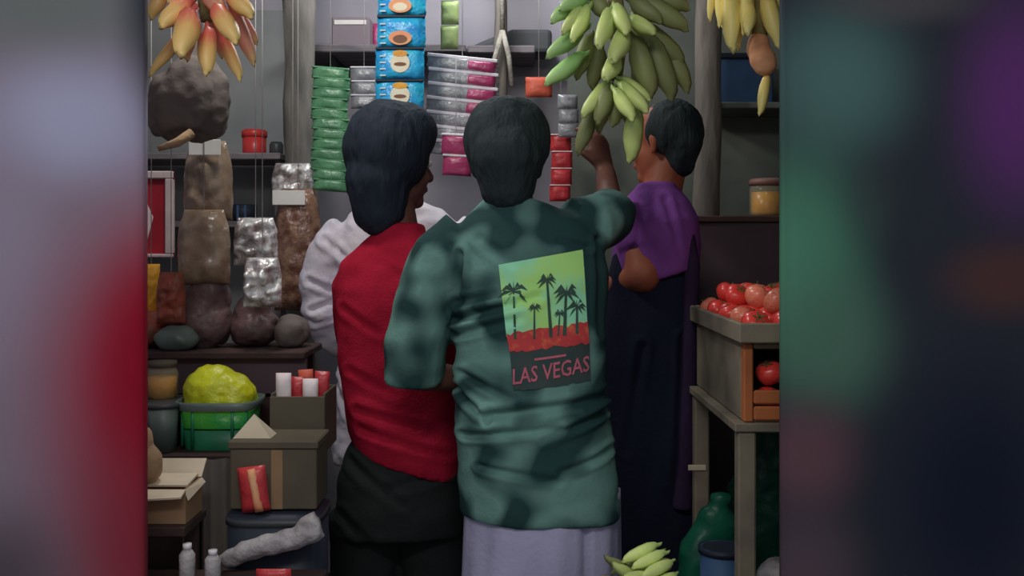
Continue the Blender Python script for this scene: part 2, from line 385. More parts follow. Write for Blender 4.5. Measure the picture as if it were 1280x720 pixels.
# ------------------------------------------------------------------ posts
def post(name, pts, rad, m, label, seed):
    mb = MB(); P = []; R_ = []
    for i in range(25):
        t = i / 24; q = Vector(pts[0]).lerp(Vector(pts[1]), t)
        P.append(q + Vector((noise.noise(Vector((t * 5, seed, 0))), noise.noise(Vector((t * 5, seed, 7))), 0)) * .012)
        R_.append(rad * (1 + .12 * noise.noise(Vector((t * 9, seed, 3)))))
    mb.tube(P, R_, 14); me = mb
    for i, v in enumerate(mb.v): mb.v[i] = v + Vector((noise.noise(v * 22 + Vector((0, 0, v.z * -16))), noise.noise(v * 19), 0)) * .006
    return thing(name, mb, m, label, 'post')
a = at(374, 0, 3.5); post('wooden_post', ((a.x + .03, 3.5, 0), (a.x - .01, 3.5, 2.66)), .056, 'trunk', 'rough grey tree trunk post beside the green packet strip', 1)
a = at(888, 0, 3.3); post('wooden_post', ((a.x - .03, 3.3, 0), (a.x + .008, 3.3, 2.66)), .043, 'trunk_brown', 'rough brown post right of the green banana bunch', 5)
a = at(626, 0, 3.7); post('wooden_post', ((a.x, 3.66, 0), (a.x, 3.66, 2.66)), .022, 'trunk_brown', 'thin dark post rising behind the middle head', 9)
a = at(622, 60, 3.6); mb = MB()
mb.tube([at(628, 38, 3.6), at(636, 70, 3.6), at(640, 108, 3.6)], .009, 8); mb.tube([at(628, 38, 3.6), at(618, 75, 3.6), at(614, 112, 3.6)], .009, 8); mb.tube([at(628, -60, 3.6), at(628, 38, 3.6)], .009, 8)
thing('rope_loop', mb, 'rope', 'pale rope hanging forked on the thin dark post', 'rope')

# ------------------------------------------------------------------ shelves and what stands on them
z = at(0, 66, 3.85).z; xl, xr = at(384, 0, 3.85).x, at(668, 0, 3.85).x
r = root('wall_shelf', (0, 3.85, z), 'long grey shelf board high on the back wall', 'shelf')
obj('board', MB().box((xl, 3.68, z - .028), (xr - .25, 3.998, z), bev=.004), 'shelf_wood', r, False)
obj('board', MB().box((xr - .245, 3.70, z - .028), (xr, 3.998, z), bev=.004), 'shelf_wood', r, False)
for x in (xl + .1, xr - .32): obj('bracket', MB().add([(x, 3.998, z - .03), (x, 3.75, z - .03), (x, 3.998, z - .2), (x + .02, 3.998, z - .03), (x + .02, 3.75, z - .03), (x + .02, 3.998, z - .2)], [(0, 1, 2), (3, 5, 4), (0, 3, 4, 1), (1, 4, 5, 2), (2, 5, 3, 0)]), 'dark_plastic', r, False)
p0, p1 = at(421, 66, 3.85), at(467, 29, 3.85)
r = root('carton_box', (p0.x, 3.85, z), 'mauve carton with a pale stripe on the high shelf', 'box')
obj('body', MB().box((p0.x, 3.74, z + .001), (p1.x, 3.9, p1.z), bev=.004), 'carton_mauve', r, False)
obj('stripe', MB().box((p0.x + .01, 3.737, p1.z - .028), (p1.x - .012, 3.74, p1.z - .012)), 'card_white', r, False)
thing('snack_packet', MB().pouch(at(471, 46, 3.84), .036, .10, .03, 3), 'pink_foil', 'small pink packet beside the mauve carton on the high shelf', 'packet')
# dark bundle, wedge shaped
mb = MB(); pts = [(572, 66), (690, 66), (690, 36), (640, 36), (600, 52)]
f = [at(x, min(y, 65.6), 3.78) for x, y in pts]; bk = [q + Vector((0, .16, 0)) for q in f]
mb.add(f + bk, [(0, 1, 2, 3, 4), (9, 8, 7, 6, 5)] + [(i, (i + 1) % 5, (i + 1) % 5 + 5, i + 5) for i in range(5)])
mb.box(at(668, 66, 3.78), at(700, 66, 3.78) + Vector((0, .16, .02)))
bundle = thing('tarpaulin_bundle', MB().add(f + bk, [(0, 1, 2, 3, 4), (9, 8, 7, 6, 5)] + [(i, (i + 1) % 5, (i + 1) % 5 + 5, i + 5) for i in range(5)]), 'tin', 'dark grey wedge shaped bundle on the high shelf', 'bundle', sm=False)
bm_ = bundle.modifiers.new('b', 'BEVEL'); bm_.width = .015; bm_.segments = 2
# small shelf with red tin
z = at(0, 194, 3.55).z
r = root('wall_shelf', (-.95, 3.55, z), 'short grey shelf board holding the red canister', 'shelf')
obj('board', MB().box((-1.5, 3.45, z - .022), (at(354, 0, 3.5).x, 3.75, z), bev=.003), 'shelf_wood', r, False)
z2 = at(0, 277, 3.6).z
obj('board', MB().box((-1.5, 3.5, z2 - .022), (at(350, 0, 3.5).x, 3.75, z2), bev=.003), 'shelf_wood', r, False)
obj('back_panel', MB().box((-1.5, 3.76, .3), (at(352, 0, 3.6).x, 3.79, z + .55)), 'plaster_grey', r, False)
obj('side_panel', MB().box((-1.52, 3.45, 0), (-1.5, 3.79, z + .3)), 'shelf_wood', r, False)
obj('side_panel', MB().box((at(352, 0, 3.6).x, 3.5, 0), (at(352, 0, 3.6).x + .02, 3.79, z)), 'shelf_wood', r, False)
c = at(318, 194, 3.55)
r = root('canister', (c.x, 3.55, z), 'red plastic canister on the short wall shelf', 'canister')
obj('body', MB().lathe((c.x, 3.55, z), [(.001, 0), (.038, 0), (.04, .01), (.041, .065), (.001, .065)]), 'red_plastic', r)
obj('lid', MB().lathe((c.x, 3.55, z + .062), [(.001, 0), (.044, 0), (.044, .02), (.036, .026), (.001, .026)]), 'red_plastic', r)
c = at(343, 194, 3.52)
thing('tin_can', MB().lathe((c.x, 3.55, z), [(.001, 0), (.022, 0), (.024, .005), (.024, .035), (.018, .046), (.001, .046)]), 'dark_plastic', 'small dark tin beside the red canister', 'tin')
c = at(306, 277, 3.6)
r = root('tin_can', (c.x, 3.6, z2), 'dark blue striped tin on the lower wall shelf', 'tin')
obj('body', MB().lathe((c.x, 3.6, z2), [(.001, 0), (.042, 0), (.042, .06), (.001, .06)]), 'navy_plastic', r)
for k in (-1, 1): obj('stripe', MB().box((c.x + k * .013 - .004, 3.555, z2 + .004), (c.x + k * .013 + .004, 3.562, z2 + .056)), 'blue_plastic', r, False)
# right: dark shelf with blue box
z = at(0, 132, 3.45).z
r = root('wall_shelf', (.95, 3.5, z), 'dark shelf board behind the yellow bananas', 'shelf')
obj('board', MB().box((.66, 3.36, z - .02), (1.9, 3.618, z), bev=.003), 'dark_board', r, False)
p0, p1 = at(897, 131, 3.42), at(948, 66, 3.42)
r = root('storage_box', (p0.x, 3.5, z), 'blue box on the dark shelf beside the post', 'box')
obj('body', MB().box((p0.x, 3.42, z + .001), (p1.x + .05, 3.58, p1.z - .02), bev=.006), 'blue_plastic', r, False)
obj('lid', MB().box((p0.x - .005, 3.415, p1.z - .019), (p1.x + .055, 3.585, p1.z), bev=.004), 'navy_plastic', r, False)
# counter board and jar
zt = at(0, 270, 3.12).z; xl = at(868, 0, 3.1).x
r = root('counter', (.95, 3.1, 0), 'dark maroon counter board behind the tomato crate', 'counter')
obj('front_board', MB().box((xl, 3.1, 0), (1.9, 3.15, zt - .02), bev=.004), 'maroon_board', r, False)
obj('lip', MB().box((xl, 3.09, zt - .019), (1.9, 3.17, zt), bev=.003), 'brown_lip', r, False)
obj('top', MB().box((.72, 3.171, zt - .019), (1.9, 3.355, zt)), 'brown_lip', r, False)
c = at(962, 270, 3.22)
r = root('jar', (c.x, 3.25, zt), 'jar of amber sweets with a brown lid on the maroon counter', 'jar')
obj('contents', MB().lathe((c.x, 3.25, zt + .006), [(.001, 0), (.046, 0), (.05, .01), (.05, .072), (.001, .076)]), 'amber', r)
obj('glass', MB().lathe((c.x, 3.25, zt + .001), [(.001, 0), (.05, 0), (.056, .01), (.056, .088), (.05, .1), (.001, .1)]), 'jar_plastic', r)
obj('lid', MB().lathe((c.x, 3.25, zt + .101), [(.001, 0), (.058, 0), (.058, .014), (.05, .02), (.001, .021)]), 'jar_lid', r)

# ------------------------------------------------------------------ hanging strips
def strip(name, px0, px1, py0, py1, d, n, m, label, cat='sachets', tilt=0, thick=.03, over=1.0, extra=None, topz=2.38, seal=None, seal_t=.006):
    a, b_ = at(px0, py0, d), at(px1, py1, d); cx = (a.x + b_.x) / 2; w_ = b_.x - a.x; H = (a.z - b_.z); h = H / n
    r = root(name, (cx, d, b_.z), label, cat)
    obj('string', MB().tube([(cx, d, a.z - .01), (cx, d, topz)], .0012, 6), 'string', r)
    for k in range(n):
        zc = a.z - h * (k + .5); off = Vector((math.sin(k * 1.3) * .004, 0, 0))
        o = obj('sachet', MB().pouch(Vector((cx, d, zc)) + off, w_, h * over * .97, thick, k * 3.1 + px0, 6, 8, .12, tilt=tilt), m, r)
        if seal:
            zz = zc + h * .47
            R = Matrix.Rotation(tilt, 3, 'Y'); sb = MB(); sb.box((-w_ / 2, -thick * .3 - .003, -seal_t), (w_ / 2, .002, seal_t), bev=.002)
            sb.v = [R @ v + Vector((cx, d, zz)) + off for v in sb.v]; obj('seal', sb, seal, o, False)
        if extra: extra(k, r, o, cx, d, zc, w_, h, thick)
    return r
strip('sachet_strip', 390, 436, 85, 238, 3.3, 12, 'green_foil', 'hanging strip of green sachets beside the grey trunk post', tilt=.08, thick=.03, over=1.25, seal='green_foil', seal_t=.003)
def emblem(k, r, o, cx, d, zc, w_, h, th):
    if k == 0: return
    y = d - th * .62
    def disc(dx, dz, rx, rz, m, yy): 
        obj('emblem', MB().loft([[Vector((cx + dx + rx * math.cos(t), yy, zc + dz + rz * math.sin(t))) for t in [2 * PI * i / 20 for i in range(20)]],
            [Vector((cx + dx + rx * math.cos(t), yy + .012, zc + dz + rz * math.sin(t))) for t in [2 * PI * i / 20 for i in range(20)]]]), m, o, False)
    if k < 3:
        disc(0, -h * .22, w_ * .24, h * .22, 'orange_print', y); disc(0, -h * .26, w_ * .15, h * .13, 'cream_print' if k == 1 else 'brown_print', y - .001)
    else:
        disc(0, .0, w_ * .2, h * .30, 'cream_print', y); disc(0, .03, w_ * .16, h * .10, 'yellow_foil', y - .001); disc(0, -.004, w_ * .13, h * .06, 'brown_print', y - .001)
    for q in range(4): obj('speckle', MB().box((cx - w_ * .42, y + .004, zc - h * .4 + q * h * .2), (cx - w_ * .3, y + .008, zc - h * .36 + q * h * .2)), 'card_white', o, False)
strip('sachet_strip', 471, 531, -60, 140, 3.25, 5, 'blue_foil', 'hanging strip of bright blue snack packets above the red clad person', thick=.035, extra=emblem, seal='navy_plastic', seal_t=.004)
def pinkside(k, r, o, cx, d, zc, w_, h, th):
    if k > 5: return
    mb = MB().pouch((cx + w_ * .24, d - .004, zc - .006), w_ * .46, h * .8, th * 1.1, k + 40, 5, 6, .1, tilt=.1); obj('pink_panel', mb, 'pink_foil', o)
strip('sachet_strip', 534, 622, 72, 196, 3.4, 7, 'silver_foil', 'hanging strip of silver and magenta sachets between the two heads', tilt=.1, thick=.022, extra=pinkside, seal='seal_white', seal_t=.0055)
strip('sachet_strip', 552, 588, 168, 220, 3.36, 2, 'pink_foil', 'short strip of magenta sachets below the silver strip', tilt=.06, thick=.03, seal='seal_white', seal_t=.004, topz=1.9)
strip('sachet_strip', 438, 472, 84, 136, 3.5, 3, 'silver_foil', 'short strip of grey sachets between the green and blue strips', thick=.025, seal='seal_white', seal_t=.003)
strip('sachet_strip', 550, 572, -30, 62, 3.5, 3, 'lime_foil', 'narrow strip of lime green sachets right of the blue strip', thick=.025)
strip('sachet_strip', 688, 714, 168, 252, 3.45, 4, 'red_foil', 'hanging strip of red sachets right of the middle head', thick=.025, seal='poster_pale', seal_t=.002)
strip('sachet_strip', 697, 722, 118, 172, 3.4, 3, 'silver_foil', 'hanging strip of dull silver sachets below the banana leaves', thick=.025)
strip('sachet_strip', 657, 690, 96, 122, 3.5, 1, 'orange_foil', 'single orange packet hanging above the middle head', thick=.03)

# ------------------------------------------------------------------ hanging snack bags on the left
def hang_bag(name, px0, px1, py0, py1, d, m, label, t=.09, seed=1, header=None, gather=.5, crump=.1, topz=2.36):
    a, b_ = at(px0, py0, d), at(px1, py1, d); cx = (a.x + b_.x) / 2; w_ = b_.x - a.x; h = a.z - b_.z
    r = root(name, (cx, d, b_.z), label, 'snack bag')
    obj('pouch', MB().pouch((cx, d, (a.z + b_.z) / 2), w_, h, t, seed, 14, 22, crump, gather=gather), m, r)
    if header:
        q0, q1 = at(header[0], header[3], d), at(header[2], header[1], d)
        obj('header_card', MB().box((q0.x, d - t * .62, q0.z), (q1.x, d - t * .62 + .004, q1.z), bev=.001), 'card_white', r, False)
    obj('string', MB().tube([(cx, d, a.z - .02), (cx, d, topz)], .0012, 6), 'string', r)
    return r
hang_bag('snack_bag', 230, 291, 176, 275, 2.72, 'clear_brown', 'clear bag of brown snacks under a white header card', seed=2, header=(244, 177, 283, 196), gather=.3)
hang_bag('snack_bag', 222, 288, 262, 356, 2.66, 'clear_brown', 'clear bag of brown snacks hanging lowest beside the poster', seed=12, gather=.25)
hang_bag('snack_bag', 343, 402, 236, 388, 3.32, 'clear_rust', 'clear bag of rust brown snacks under a wide pale header card', seed=5, header=(346, 239, 386, 257), gather=.3, t=.1)
hang_bag('snack_bag', 340, 392, 204, 242, 3.36, 'clear_silver', 'crumpled shiny bag hanging above the rust brown snacks', seed=8, gather=.2, t=.06, crump=.45)
hang_bag('snack_bag', 292, 347, 272, 332, 2.7, 'clear_silver', 'crumpled shiny silver bag below the blue striped tin', seed=9, gather=.2, t=.07, crump=.5)
hang_bag('snack_bag', 304, 352, 322, 384, 2.58, 'clear_silver', 'crumpled shiny silver bag hanging over the maroon sacks', seed=21, gather=.2, t=.06, crump=.5)
hang_bag('snack_bag', 178, 200, 330, 396, 2.7, 'yellow_foil', 'narrow yellow packet hanging at the edge below the poster', seed=11, gather=0, t=.03)
hang_bag('snack_bag', 196, 232, 340, 405, 2.62, 'mottled_red', 'mottled red snack bag hanging beside the yellow packet', seed=14, gather=.2, t=.05, crump=.3)
# dark hanging sack behind the red bananas
mb = MB(); rg = []
for (px, py, rx, ry) in ((246, 52, .012, .012), (244, 68, .03, .03), (242, 84, .062, .06), (238, 104, .092, .08), (236, 128, .102, .085), (237, 150, .098, .08), (239, 165, .084, .07), (240, 174, .05, .045)):
    q = at(px, py, 2.5); rg.append([q + Vector((rx * (1 + .07 * math.sin(7 * t + py * .02)) * math.cos(t), ry * (1 + .07 * math.sin(7 * t + py * .02)) * math.sin(t), .01 * math.sin(3 * t))) for t in [2 * PI * k / 48 for k in range(48)]])
me = fuse(mb.loft(rg), .007, 5); displace(me, lambda c, n: n * (.010 * noise.noise(Vector((c.x * 34, c.y * 34, c.z * 7))) + .004 * noise.noise(c * 40)))
r = root('hanging_sack', at(236, 172, 2.5), 'dark brown sack hanging below the red bananas', 'sack')
obj('sack', None, 'dark_sack', r, mesh=me); obj('tie', MB().tube([at(244, 62, 2.5), at(246, -20, 2.5) , Vector((at(246, 0, 2.5).x, 2.75, 2.36))], .004, 6), 'string', r)
obj('loose_end', MB().tube([at(240, 166, 2.42), at(222, 178, 2.4), at(198, 186, 2.4)], [.012, .011, .006], 8), 'tan_sack', r)
# poster in a white frame
d = 2.95; p0, p1 = at(172, 322, d), at(217, 214, d)
r = root('framed_poster', (p0.x, d, p0.z), 'white framed red poster hanging at the left edge', 'poster')
fr = .022
obj('panel', MB().box((p0.x - .1, d, p0.z), (p1.x, d + .01, p1.z)), 'poster_red', r, False)
for (x0, x1, z0, z1) in ((p0.x - .1, p1.x, p1.z - fr, p1.z), (p0.x - .1, p1.x, p0.z, p0.z + fr * .5), (p1.x - fr, p1.x, p0.z + fr * .5, p1.z - fr), (p0.x - .1, p0.x - .1 + fr, p0.z + fr * .5, p1.z - fr)):
    obj('frame_rail', MB().box((x0, d - .012, z0), (x1, d + .012, z1), bev=.003), 'frame_white', r, False)
q = [at(180, 245, d), at(192, 272, d), at(180, 318, d), at(168, 300, d)]
obj('pale_shape', MB().add([v + Vector((0, -.004, 0)) for v in q] + [v + Vector((0, -.001, 0)) for v in q], [(0, 1, 2, 3), (7, 6, 5, 4), (0, 4, 5, 1), (1, 5, 6, 2), (2, 6, 7, 3), (3, 7, 4, 0)]), 'poster_pale', r, False)
obj('cord', MB().tube([(p0.x, d, p1.z - .01), (p0.x, 2.8, 2.36)], .002, 6), 'string', r)

# ------------------------------------------------------------------ bananas
def banana_mesh(name, bow, rad, m, seed=0):
    prof = [(0, .24), (.05, .26), (.12, .34), (.2, .7), (.32, .95), (.5, 1), (.68, .96), (.82, .74), (.91, .42), (.96, .25), (1, .2)]
    rings = []
    for t, k in prof:
        c = Vector((bow * 4 * t * (1 - t), 0, -t)); tg = Vector((bow * 4 * (1 - 2 * t), 0, -1)).normalized(); u = Vector((0, 1, 0)); v = tg.cross(u)
        ring = []
        for i in range(10):
            a = 2 * PI * i / 10; rr = rad * k * (1 + .07 * math.cos(5 * a / 2 * 2))
            ring.append(c + u * math.cos(a) * rr + v * math.sin(a) * rr)
        rings.append(ring)
    me = MB().loft(rings).mesh(name); fix_normals(me); smooth(me); me.materials.append(MATS[m]); return me
BM = {}
def banana(parent, p0, p1, thick, side, m, d0, d1):
    key = m
    if key not in BM: BM[key] = banana_mesh('banana_' + m, .10, .5, m)
    a, b_ = at(*p0, d0), at(*p1, d1); dv = b_ - a; L = dv.length; zax = -dv.normalized()
    bul = Vector((side, -.35, .35)); bul = (bul - zax * bul.dot(zax)).normalized(); y = zax.cross(bul)
    th = thick * d0 / F_PX
    o = bpy.data.objects.new('banana', BM[key]); col.objects.link(o); o.parent = parent
    # unit mesh: length 1 along -Z, radius .5 across; thickness scales x,y
    o.matrix_local = Matrix.Translation(a - ORG[parent.name]) @ Matrix((bul, y, zax)).transposed().to_4x4() @ Matrix.Diagonal((th * (1 if L < th * 3 else L / (th * 3)) if False else th * 1.0, th, L, 1))
    return o
def bunch(name, stalk_px, d, label, items, m_stalk='stalk', rad=.018, top=2.34, extra=None):
    pts = [at(x, y, d) for x, y in stalk_px]; r = root(name, pts[-1], label, 'bananas')
    P = [Vector((pts[0].x, 2.16, top)), pts[0] + Vector((0, .0, .25))] + pts if pts[0].z + .3 < top else [Vector((pts[0].x, 2.16, top))] + pts
    obj('stalk', MB().tube(P, [rad * .4] * (len(P) - len(pts)) + [rad] * len(pts), 10), m_stalk, r)
    for (x0, y0, x1, y1, th, sd, m, dd0, dd1) in items: banana(r, (x0, y0), (x1, y1), th, sd, m, d + dd0, d + dd1)
    return r
RD, RU = 'banana_red', 'banana_rust'
red = bunch('banana_bunch', [(256, -30), (258, 0), (262, 26)], 2.05, 'bunch of ripe red and yellow bananas at the top left', [
    (246, -2, 202, 36, 25, -1, RD, -.03, -.09), (246, 8, 228, 72, 31, -1, RD, -.05, -.13), (246, 24, 188, 96, 15, -1, RD, .03, .0), (258, 30, 256, 94, 23, 1, RD, -.03, -.07),
    (262, 2, 294, 56, 25, 1, RD, -.05, -.1), (272, 34, 299, 101, 17, 1, RD, .03, .02), (284, 0, 316, 82, 19, 1, RU, .01, .02), (278, -14, 314, 24, 23, 1, RD, -.03, -.06),
    (292, 10, 320, 56, 15, 1, RU, .05, .06), (212, -22, 190, 25, 19, -1, RD, .0, -.02), (240, -20, 215, 10, 24, -1, RU, .0, -.04),
    (262, 10, 276, 72, 20, 1, RU, .06, .10), (240, 10, 236, 76, 20, -1, RU, .06, .10), (250, -20, 275, 20, 24, 1, RU, -.02, -.07)])
G, LG, OL = 'banana_green', 'banana_leafgreen', 'banana_olive'
grn = bunch('banana_bunch', [(764, -40), (772, 20), (772, 70), (768, 100)], 2.3, 'large bunch of green bananas hanging right of the middle head', [
    (728, -4, 690, 30, 20, -1, LG, 0, -.03), (732, 6, 704, 44, 17, -1, G, -.03, -.06), (740, 4, 716, 54, 18, -1, G, -.03, -.07), (738, 32, 684, 74, 22, -1, LG, .0, -.02), (736, 66, 682, 108, 22, -1, LG, .02, .0),
    (744, -8, 700, 14, 20, -1, LG, -.02, -.05), (742, 40, 722, 100, 24, -1, OL, .06, .06), (754, 48, 742, 112, 24, -1, OL, .06, .08),
    (766, 8, 750, 62, 21, -1, G, -.06, -.12), (766, 4, 782, 44, 21, 1, G, -.06, -.12), (786, 34, 768, 80, 25, -1, G, -.06, -.12), (776, 68, 758, 102, 22, -1, G, -.05, -.10),
    (782, 22, 818, 44, 20, 1, G, -.04, -.08), (786, 40, 812, 122, 30, 1, OL, .0, -.01), (806, 40, 838, 126, 30, 1, OL, .02, .02), (820, 40, 858, 116, 26, 1, OL, .05, .05), (796, 60, 800, 124, 26, 1, OL, .04, .06),
    (800, 0, 858, 40, 26, 1, OL, .0, .0), (800, -10, 860, 14, 26, 1, OL, .02, .02), (780, -4, 826, 30, 24, 1, OL, .01, -.02), (740, -10, 760, 20, 22, -1, OL, .0, -.02), (792, 30, 852, 84, 30, 1, OL, .05, .04), (788, 10, 808, 70, 28, 1, OL, .04, .03),
    (762, 102, 729, 148, 19, -1, G, -.03, -.06), (766, 104, 748, 156, 22, -1, OL, -.04, -.06), (770, 96, 812, 127, 17, 1, G, -.02, -.05), (769, 102, 808, 142, 21, 1, G, -.05, -.09),
    (764, 108, 790, 152, 19, 1, G, -.08, -.12), (768, 110, 764, 158, 22, 1, OL, -.02, -.03), (792, 128, 785, 203, 25, 1, G, -.02, -.02), (744, 132, 724, 194, 20, -1, OL, .02, .02), (770, 104, 790, 164, 22, 1, OL, .03, .05), (760, 104, 750, 166, 22, -1, OL, .03, .05)])
Y = 'banana_yellow'
yel = bunch('banana_bunch', [(946, -30), (948, 20), (950, 60)], 2.35, 'bunch of ripe yellow bananas at the top right', [
    (892, -30, 888, 27, 10, -1, Y, 0, 0), (898, -30, 898, 34, 12, 1, Y, -.02, -.02), (914, -30, 918, 65, 24, -1, Y, -.03, -.05), (928, -30, 924, 62, 18, -1, Y, .0, .0), (940, 0, 936, 45, 16, -1, Y, -.05, -.09),
    (950, -20, 972, 60, 24, 1, Y, -.03, -.05), (962, -30, 980, 64, 20, 1, Y, .0, .0), (934, -30, 928, 44, 18, 1, Y, -.04, -.06), (950, -20, 956, 40, 18, 1, 'banana_rust', .03, .02), (905, -30, 908, 40, 16, -1, Y, .03, .04), (958, 86, 948, 144, 14, 1, Y, 0, -.02)])
mb = MB(); mb.cap(at(948, 54, 2.35), at(948, 62, 2.35), .026, .028); mb.cap(at(953, 74, 2.34), at(956, 80, 2.34), .03, .028)
obj('stalk_end', None, 'stalk_tan', yel, mesh=fuse(mb, .005, 3))

# ------------------------------------------------------------------ right: tomato crate on a stand
XL, YN, YF = at(930, 0, 2.15).x, 2.15, 2.70
ZB, ZT = at(0, 528, YN).z, at(0, 428, YN).z; XR = XL + .5
r = root('wooden_stand', (XL + .25, 2.4, 0), 'weathered wooden stand carrying the tomato crate', 'stand')
for (x, y) in ((XL - .012, YN), (XR - .03, YN), (XL - .012, YF - .04), (XR - .03, YF - .04)):
    obj('leg', MB().box((x, y, 0), (x + .038, y + .04, ZB - .022), bev=.004), 'grey_wood', r, False)
obj('rail', MB().box((XL - .02, YN - .004, ZB - .021), (XR + .01, YN + .05, ZB - .001), bev=.003), 'grey_wood', r, False)
obj('rail', MB().box((XL - .02, YF - .05, ZB - .021), (XR + .01, YF, ZB - .001), bev=.003), 'grey_wood', r, False)
obj('rail', MB().box((XL - .02, YN + .051, ZB - .021), (XL + .03, YF - .051, ZB - .001), bev=.003), 'grey_wood', r, False)
c = at(890, 588, 2.62); obj('paper_tag', MB().box((XL - .03, YF - .046, c.z - .008), (XL + .016, YF - .041, c.z + .006), bev=.001), 'paper', r, False)
r = root('wooden_crate', (XL + .25, 2.4, ZB), 'slatted wooden crate with tomatoes under the tomato tray', 'crate')
obj('bottom', MB().box((XL + .01, YN + .01, ZB), (XR, YF, ZB + .012)), 'old_wood', r, False)
obj('side_panel', MB().box((XL, YN + .03, ZB), (XL + .012, YF, ZT - .002), bev=.003), 'grey_wood', r, False)
obj('side_panel', MB().box((XR, YN + .03, ZB), (XR + .012, YF, ZT - .002), bev=.003), 'grey_wood', r, False)
obj('corner_post', MB().box((XL, YN, ZB), (XL + .02, YN + .03, ZT - .002), bev=.003), 'orange_wood', r, False)
obj('corner_post', MB().box((XR - .018, YN, ZB), (XR + .012, YN + .03, ZT - .002), bev=.003), 'orange_wood', r, False)
for k in range(2): obj('slat', MB().box((XL + .021, YN, ZB + .003 + k * .034), (XR - .019, YN + .012, ZB + .033 + k * .034), bev=.004), 'orange_wood', r, False)
obj('slat', MB().box((XL + .021, YN, ZT - .014), (XR - .019, YN + .012, ZT - .002), bev=.003), 'old_wood', r, False)
obj('back_panel', MB().box((XL + .013, YF - .012, ZB + .012), (XR - .001, YF, ZT - .002)), 'old_wood', r, False)
TX = at(864, 0, 2.70).x
r = root('wooden_tray', (XL + .25, 2.4, ZT), 'shallow wooden tray heaped with tomatoes on top of the crate', 'tray')
obj('bottom', MB().box((TX + .012, YN - .01, ZT), (XR + .02, YF + .02, ZT + .01)), 'old_wood', r, False)
for (lo, hi) in (((TX, YN - .022, ZT), (XR + .03, YN - .01, ZT + .042)), ((TX, YF + .02, ZT), (XR + .03, YF + .032, ZT + .042)), ((TX, YN - .01, ZT), (TX + .012, YF + .02, ZT + .042)), ((XR + .02, YN - .01, ZT), (XR + .03, YF + .02, ZT + .042))):
    obj('rim_board', MB().box(lo, hi, bev=.003), 'grey_wood', r, False)
def tomato_mesh(m, seed):
    mb = MB(); rings = []; n = 14
    for i in range(9):
        a = PI * (i + .35) / 9.0; rr = math.sin(a); z = -math.cos(a) * .82
        if i == 8: rr *= .6; z = .66
        rings.append([Vector((rr * (1 + .05 * math.cos(5 * t + seed)) * math.cos(t), rr * (1 + .05 * math.cos(5 * t + seed)) * math.sin(t), z)) for t in [2 * PI * k / n for k in range(n)]])
    me = mb.loft(rings).mesh('tomato'); fix_normals(me); smooth(me); me.materials.append(MATS[m]); return me
cal = MB()
for k in range(5):
    a = 2 * PI * k / 5; cal.add([(.0, 0, .70), (.28 * math.cos(a - .3), .28 * math.sin(a - .3), .75), (.55 * math.cos(a), .55 * math.sin(a), .80), (.28 * math.cos(a + .3), .28 * math.sin(a + .3), .75)], [(0, 1, 2, 3)])
cal.tube([(0, 0, .66), (.02, 0, .95)], .06, 6)
calm = cal.mesh('calyx'); calm.materials.append(MATS['calyx'])
TM = [tomato_mesh('tomato', 0), tomato_mesh('tomato', 2), tomato_mesh('tomato_pale', 4)]
def tomato(p, rad, k, label, group):
    o = bpy.data.objects.new('tomato', TM[k % 3]); col.objects.link(o); o.location = p; o.scale = (rad,) * 3
    o.rotation_euler = (random.uniform(-.9, .9), random.uniform(-.9, .9), random.uniform(0, 6)); setp(o, label, 'tomato', group)
    c = bpy.data.objects.new('calyx', calm); col.objects.link(c); c.parent = o
rr = .031; k = 0
for j in range(9):
    for i in range(7):
        x = TX + .047 + i * .064 + (j % 2) * .012; y = YN + .03 + j * .064
        if x > XR - .01: continue
        tomato((x, y, ZT + .01 + rr * .84), rr, random.choice((0, 1, 1, 2)), 'red tomato in the bottom layer of the wooden tray', 'tomatoes lying in the tray'); k += 1
for j in range(7):
    for i in range(5):
        x = TX + .085 + i * .07 + (j % 2) * .03 + random.uniform(-.008, .008); y = YN + .07 + j * .07
        if x > XR - .05 or (i == 0 and j % 2 == 0 and j < 4): continue
        tomato((x, y, ZT + .01 + rr * .84 + .043), rr * 1.03, random.choice((0, 1, 2)), 'red tomato heaped in the upper layer of the wooden tray', 'tomatoes heaped on the tray')
for j in range(4):
    for i in range(3):
        tomato((XL + .21 + i * .075 + (j % 2) * .02, YN + .12 + j * .09, ZT + .01 + rr * .84 + .092), rr * 1.05, 2 if (i + j) % 2 else 0, 'pale red tomato on the peak of the tomato heap', 'tomatoes on the peak of the heap')
for i in range(6):
    for kz in range(2):
        tomato((XL + .066 + i * .067, YN + .05, ZB + .014 + rr * .85 + kz * .058), rr, i + kz, 'red tomato behind the slats of the crate', 'tomatoes inside the crate')

# under the stand: green plastic sacks, blue tub, pale sack
def lump(name, ells, m, label, cat, amp=.012, fr=14, vox=.01, floor=True):
    mb = MB()
    for c, rd in ells: mb.ell(c, rd)
    me = fuse(mb, vox, 3); displace(me, lambda c, n: n * (amp * noise.noise(c * fr) + amp * .5 * noise.noise(c * fr * 2.3)))
    for v in me.vertices:
        if floor: v.co.z = max(v.co.z, .002)
    zc = min(v.co.z for v in me.vertices); c0 = ells[0][0]
    o = obj(name, None, m, mesh=me, loc=(c0[0], c0[1], zc)); return setp(o, label, cat)
lump('plastic_sack', [((.70, 2.86, .28), (.11, .1, .32)), ((.72, 2.86, .55), (.12, .1, .22)), ((.68, 2.86, .72), (.07, .07, .1))], 'dark_green_bag', 'large dark green plastic sack under the tomato stand', 'sack')
lump('plastic_sack', [((.75, 2.5, .2), (.15, .13, .22)), ((.72, 2.46, .42), (.1, .09, .12))], 'dark_green_bag', 'squat dark green plastic sack between the legs of the stand', 'sack')
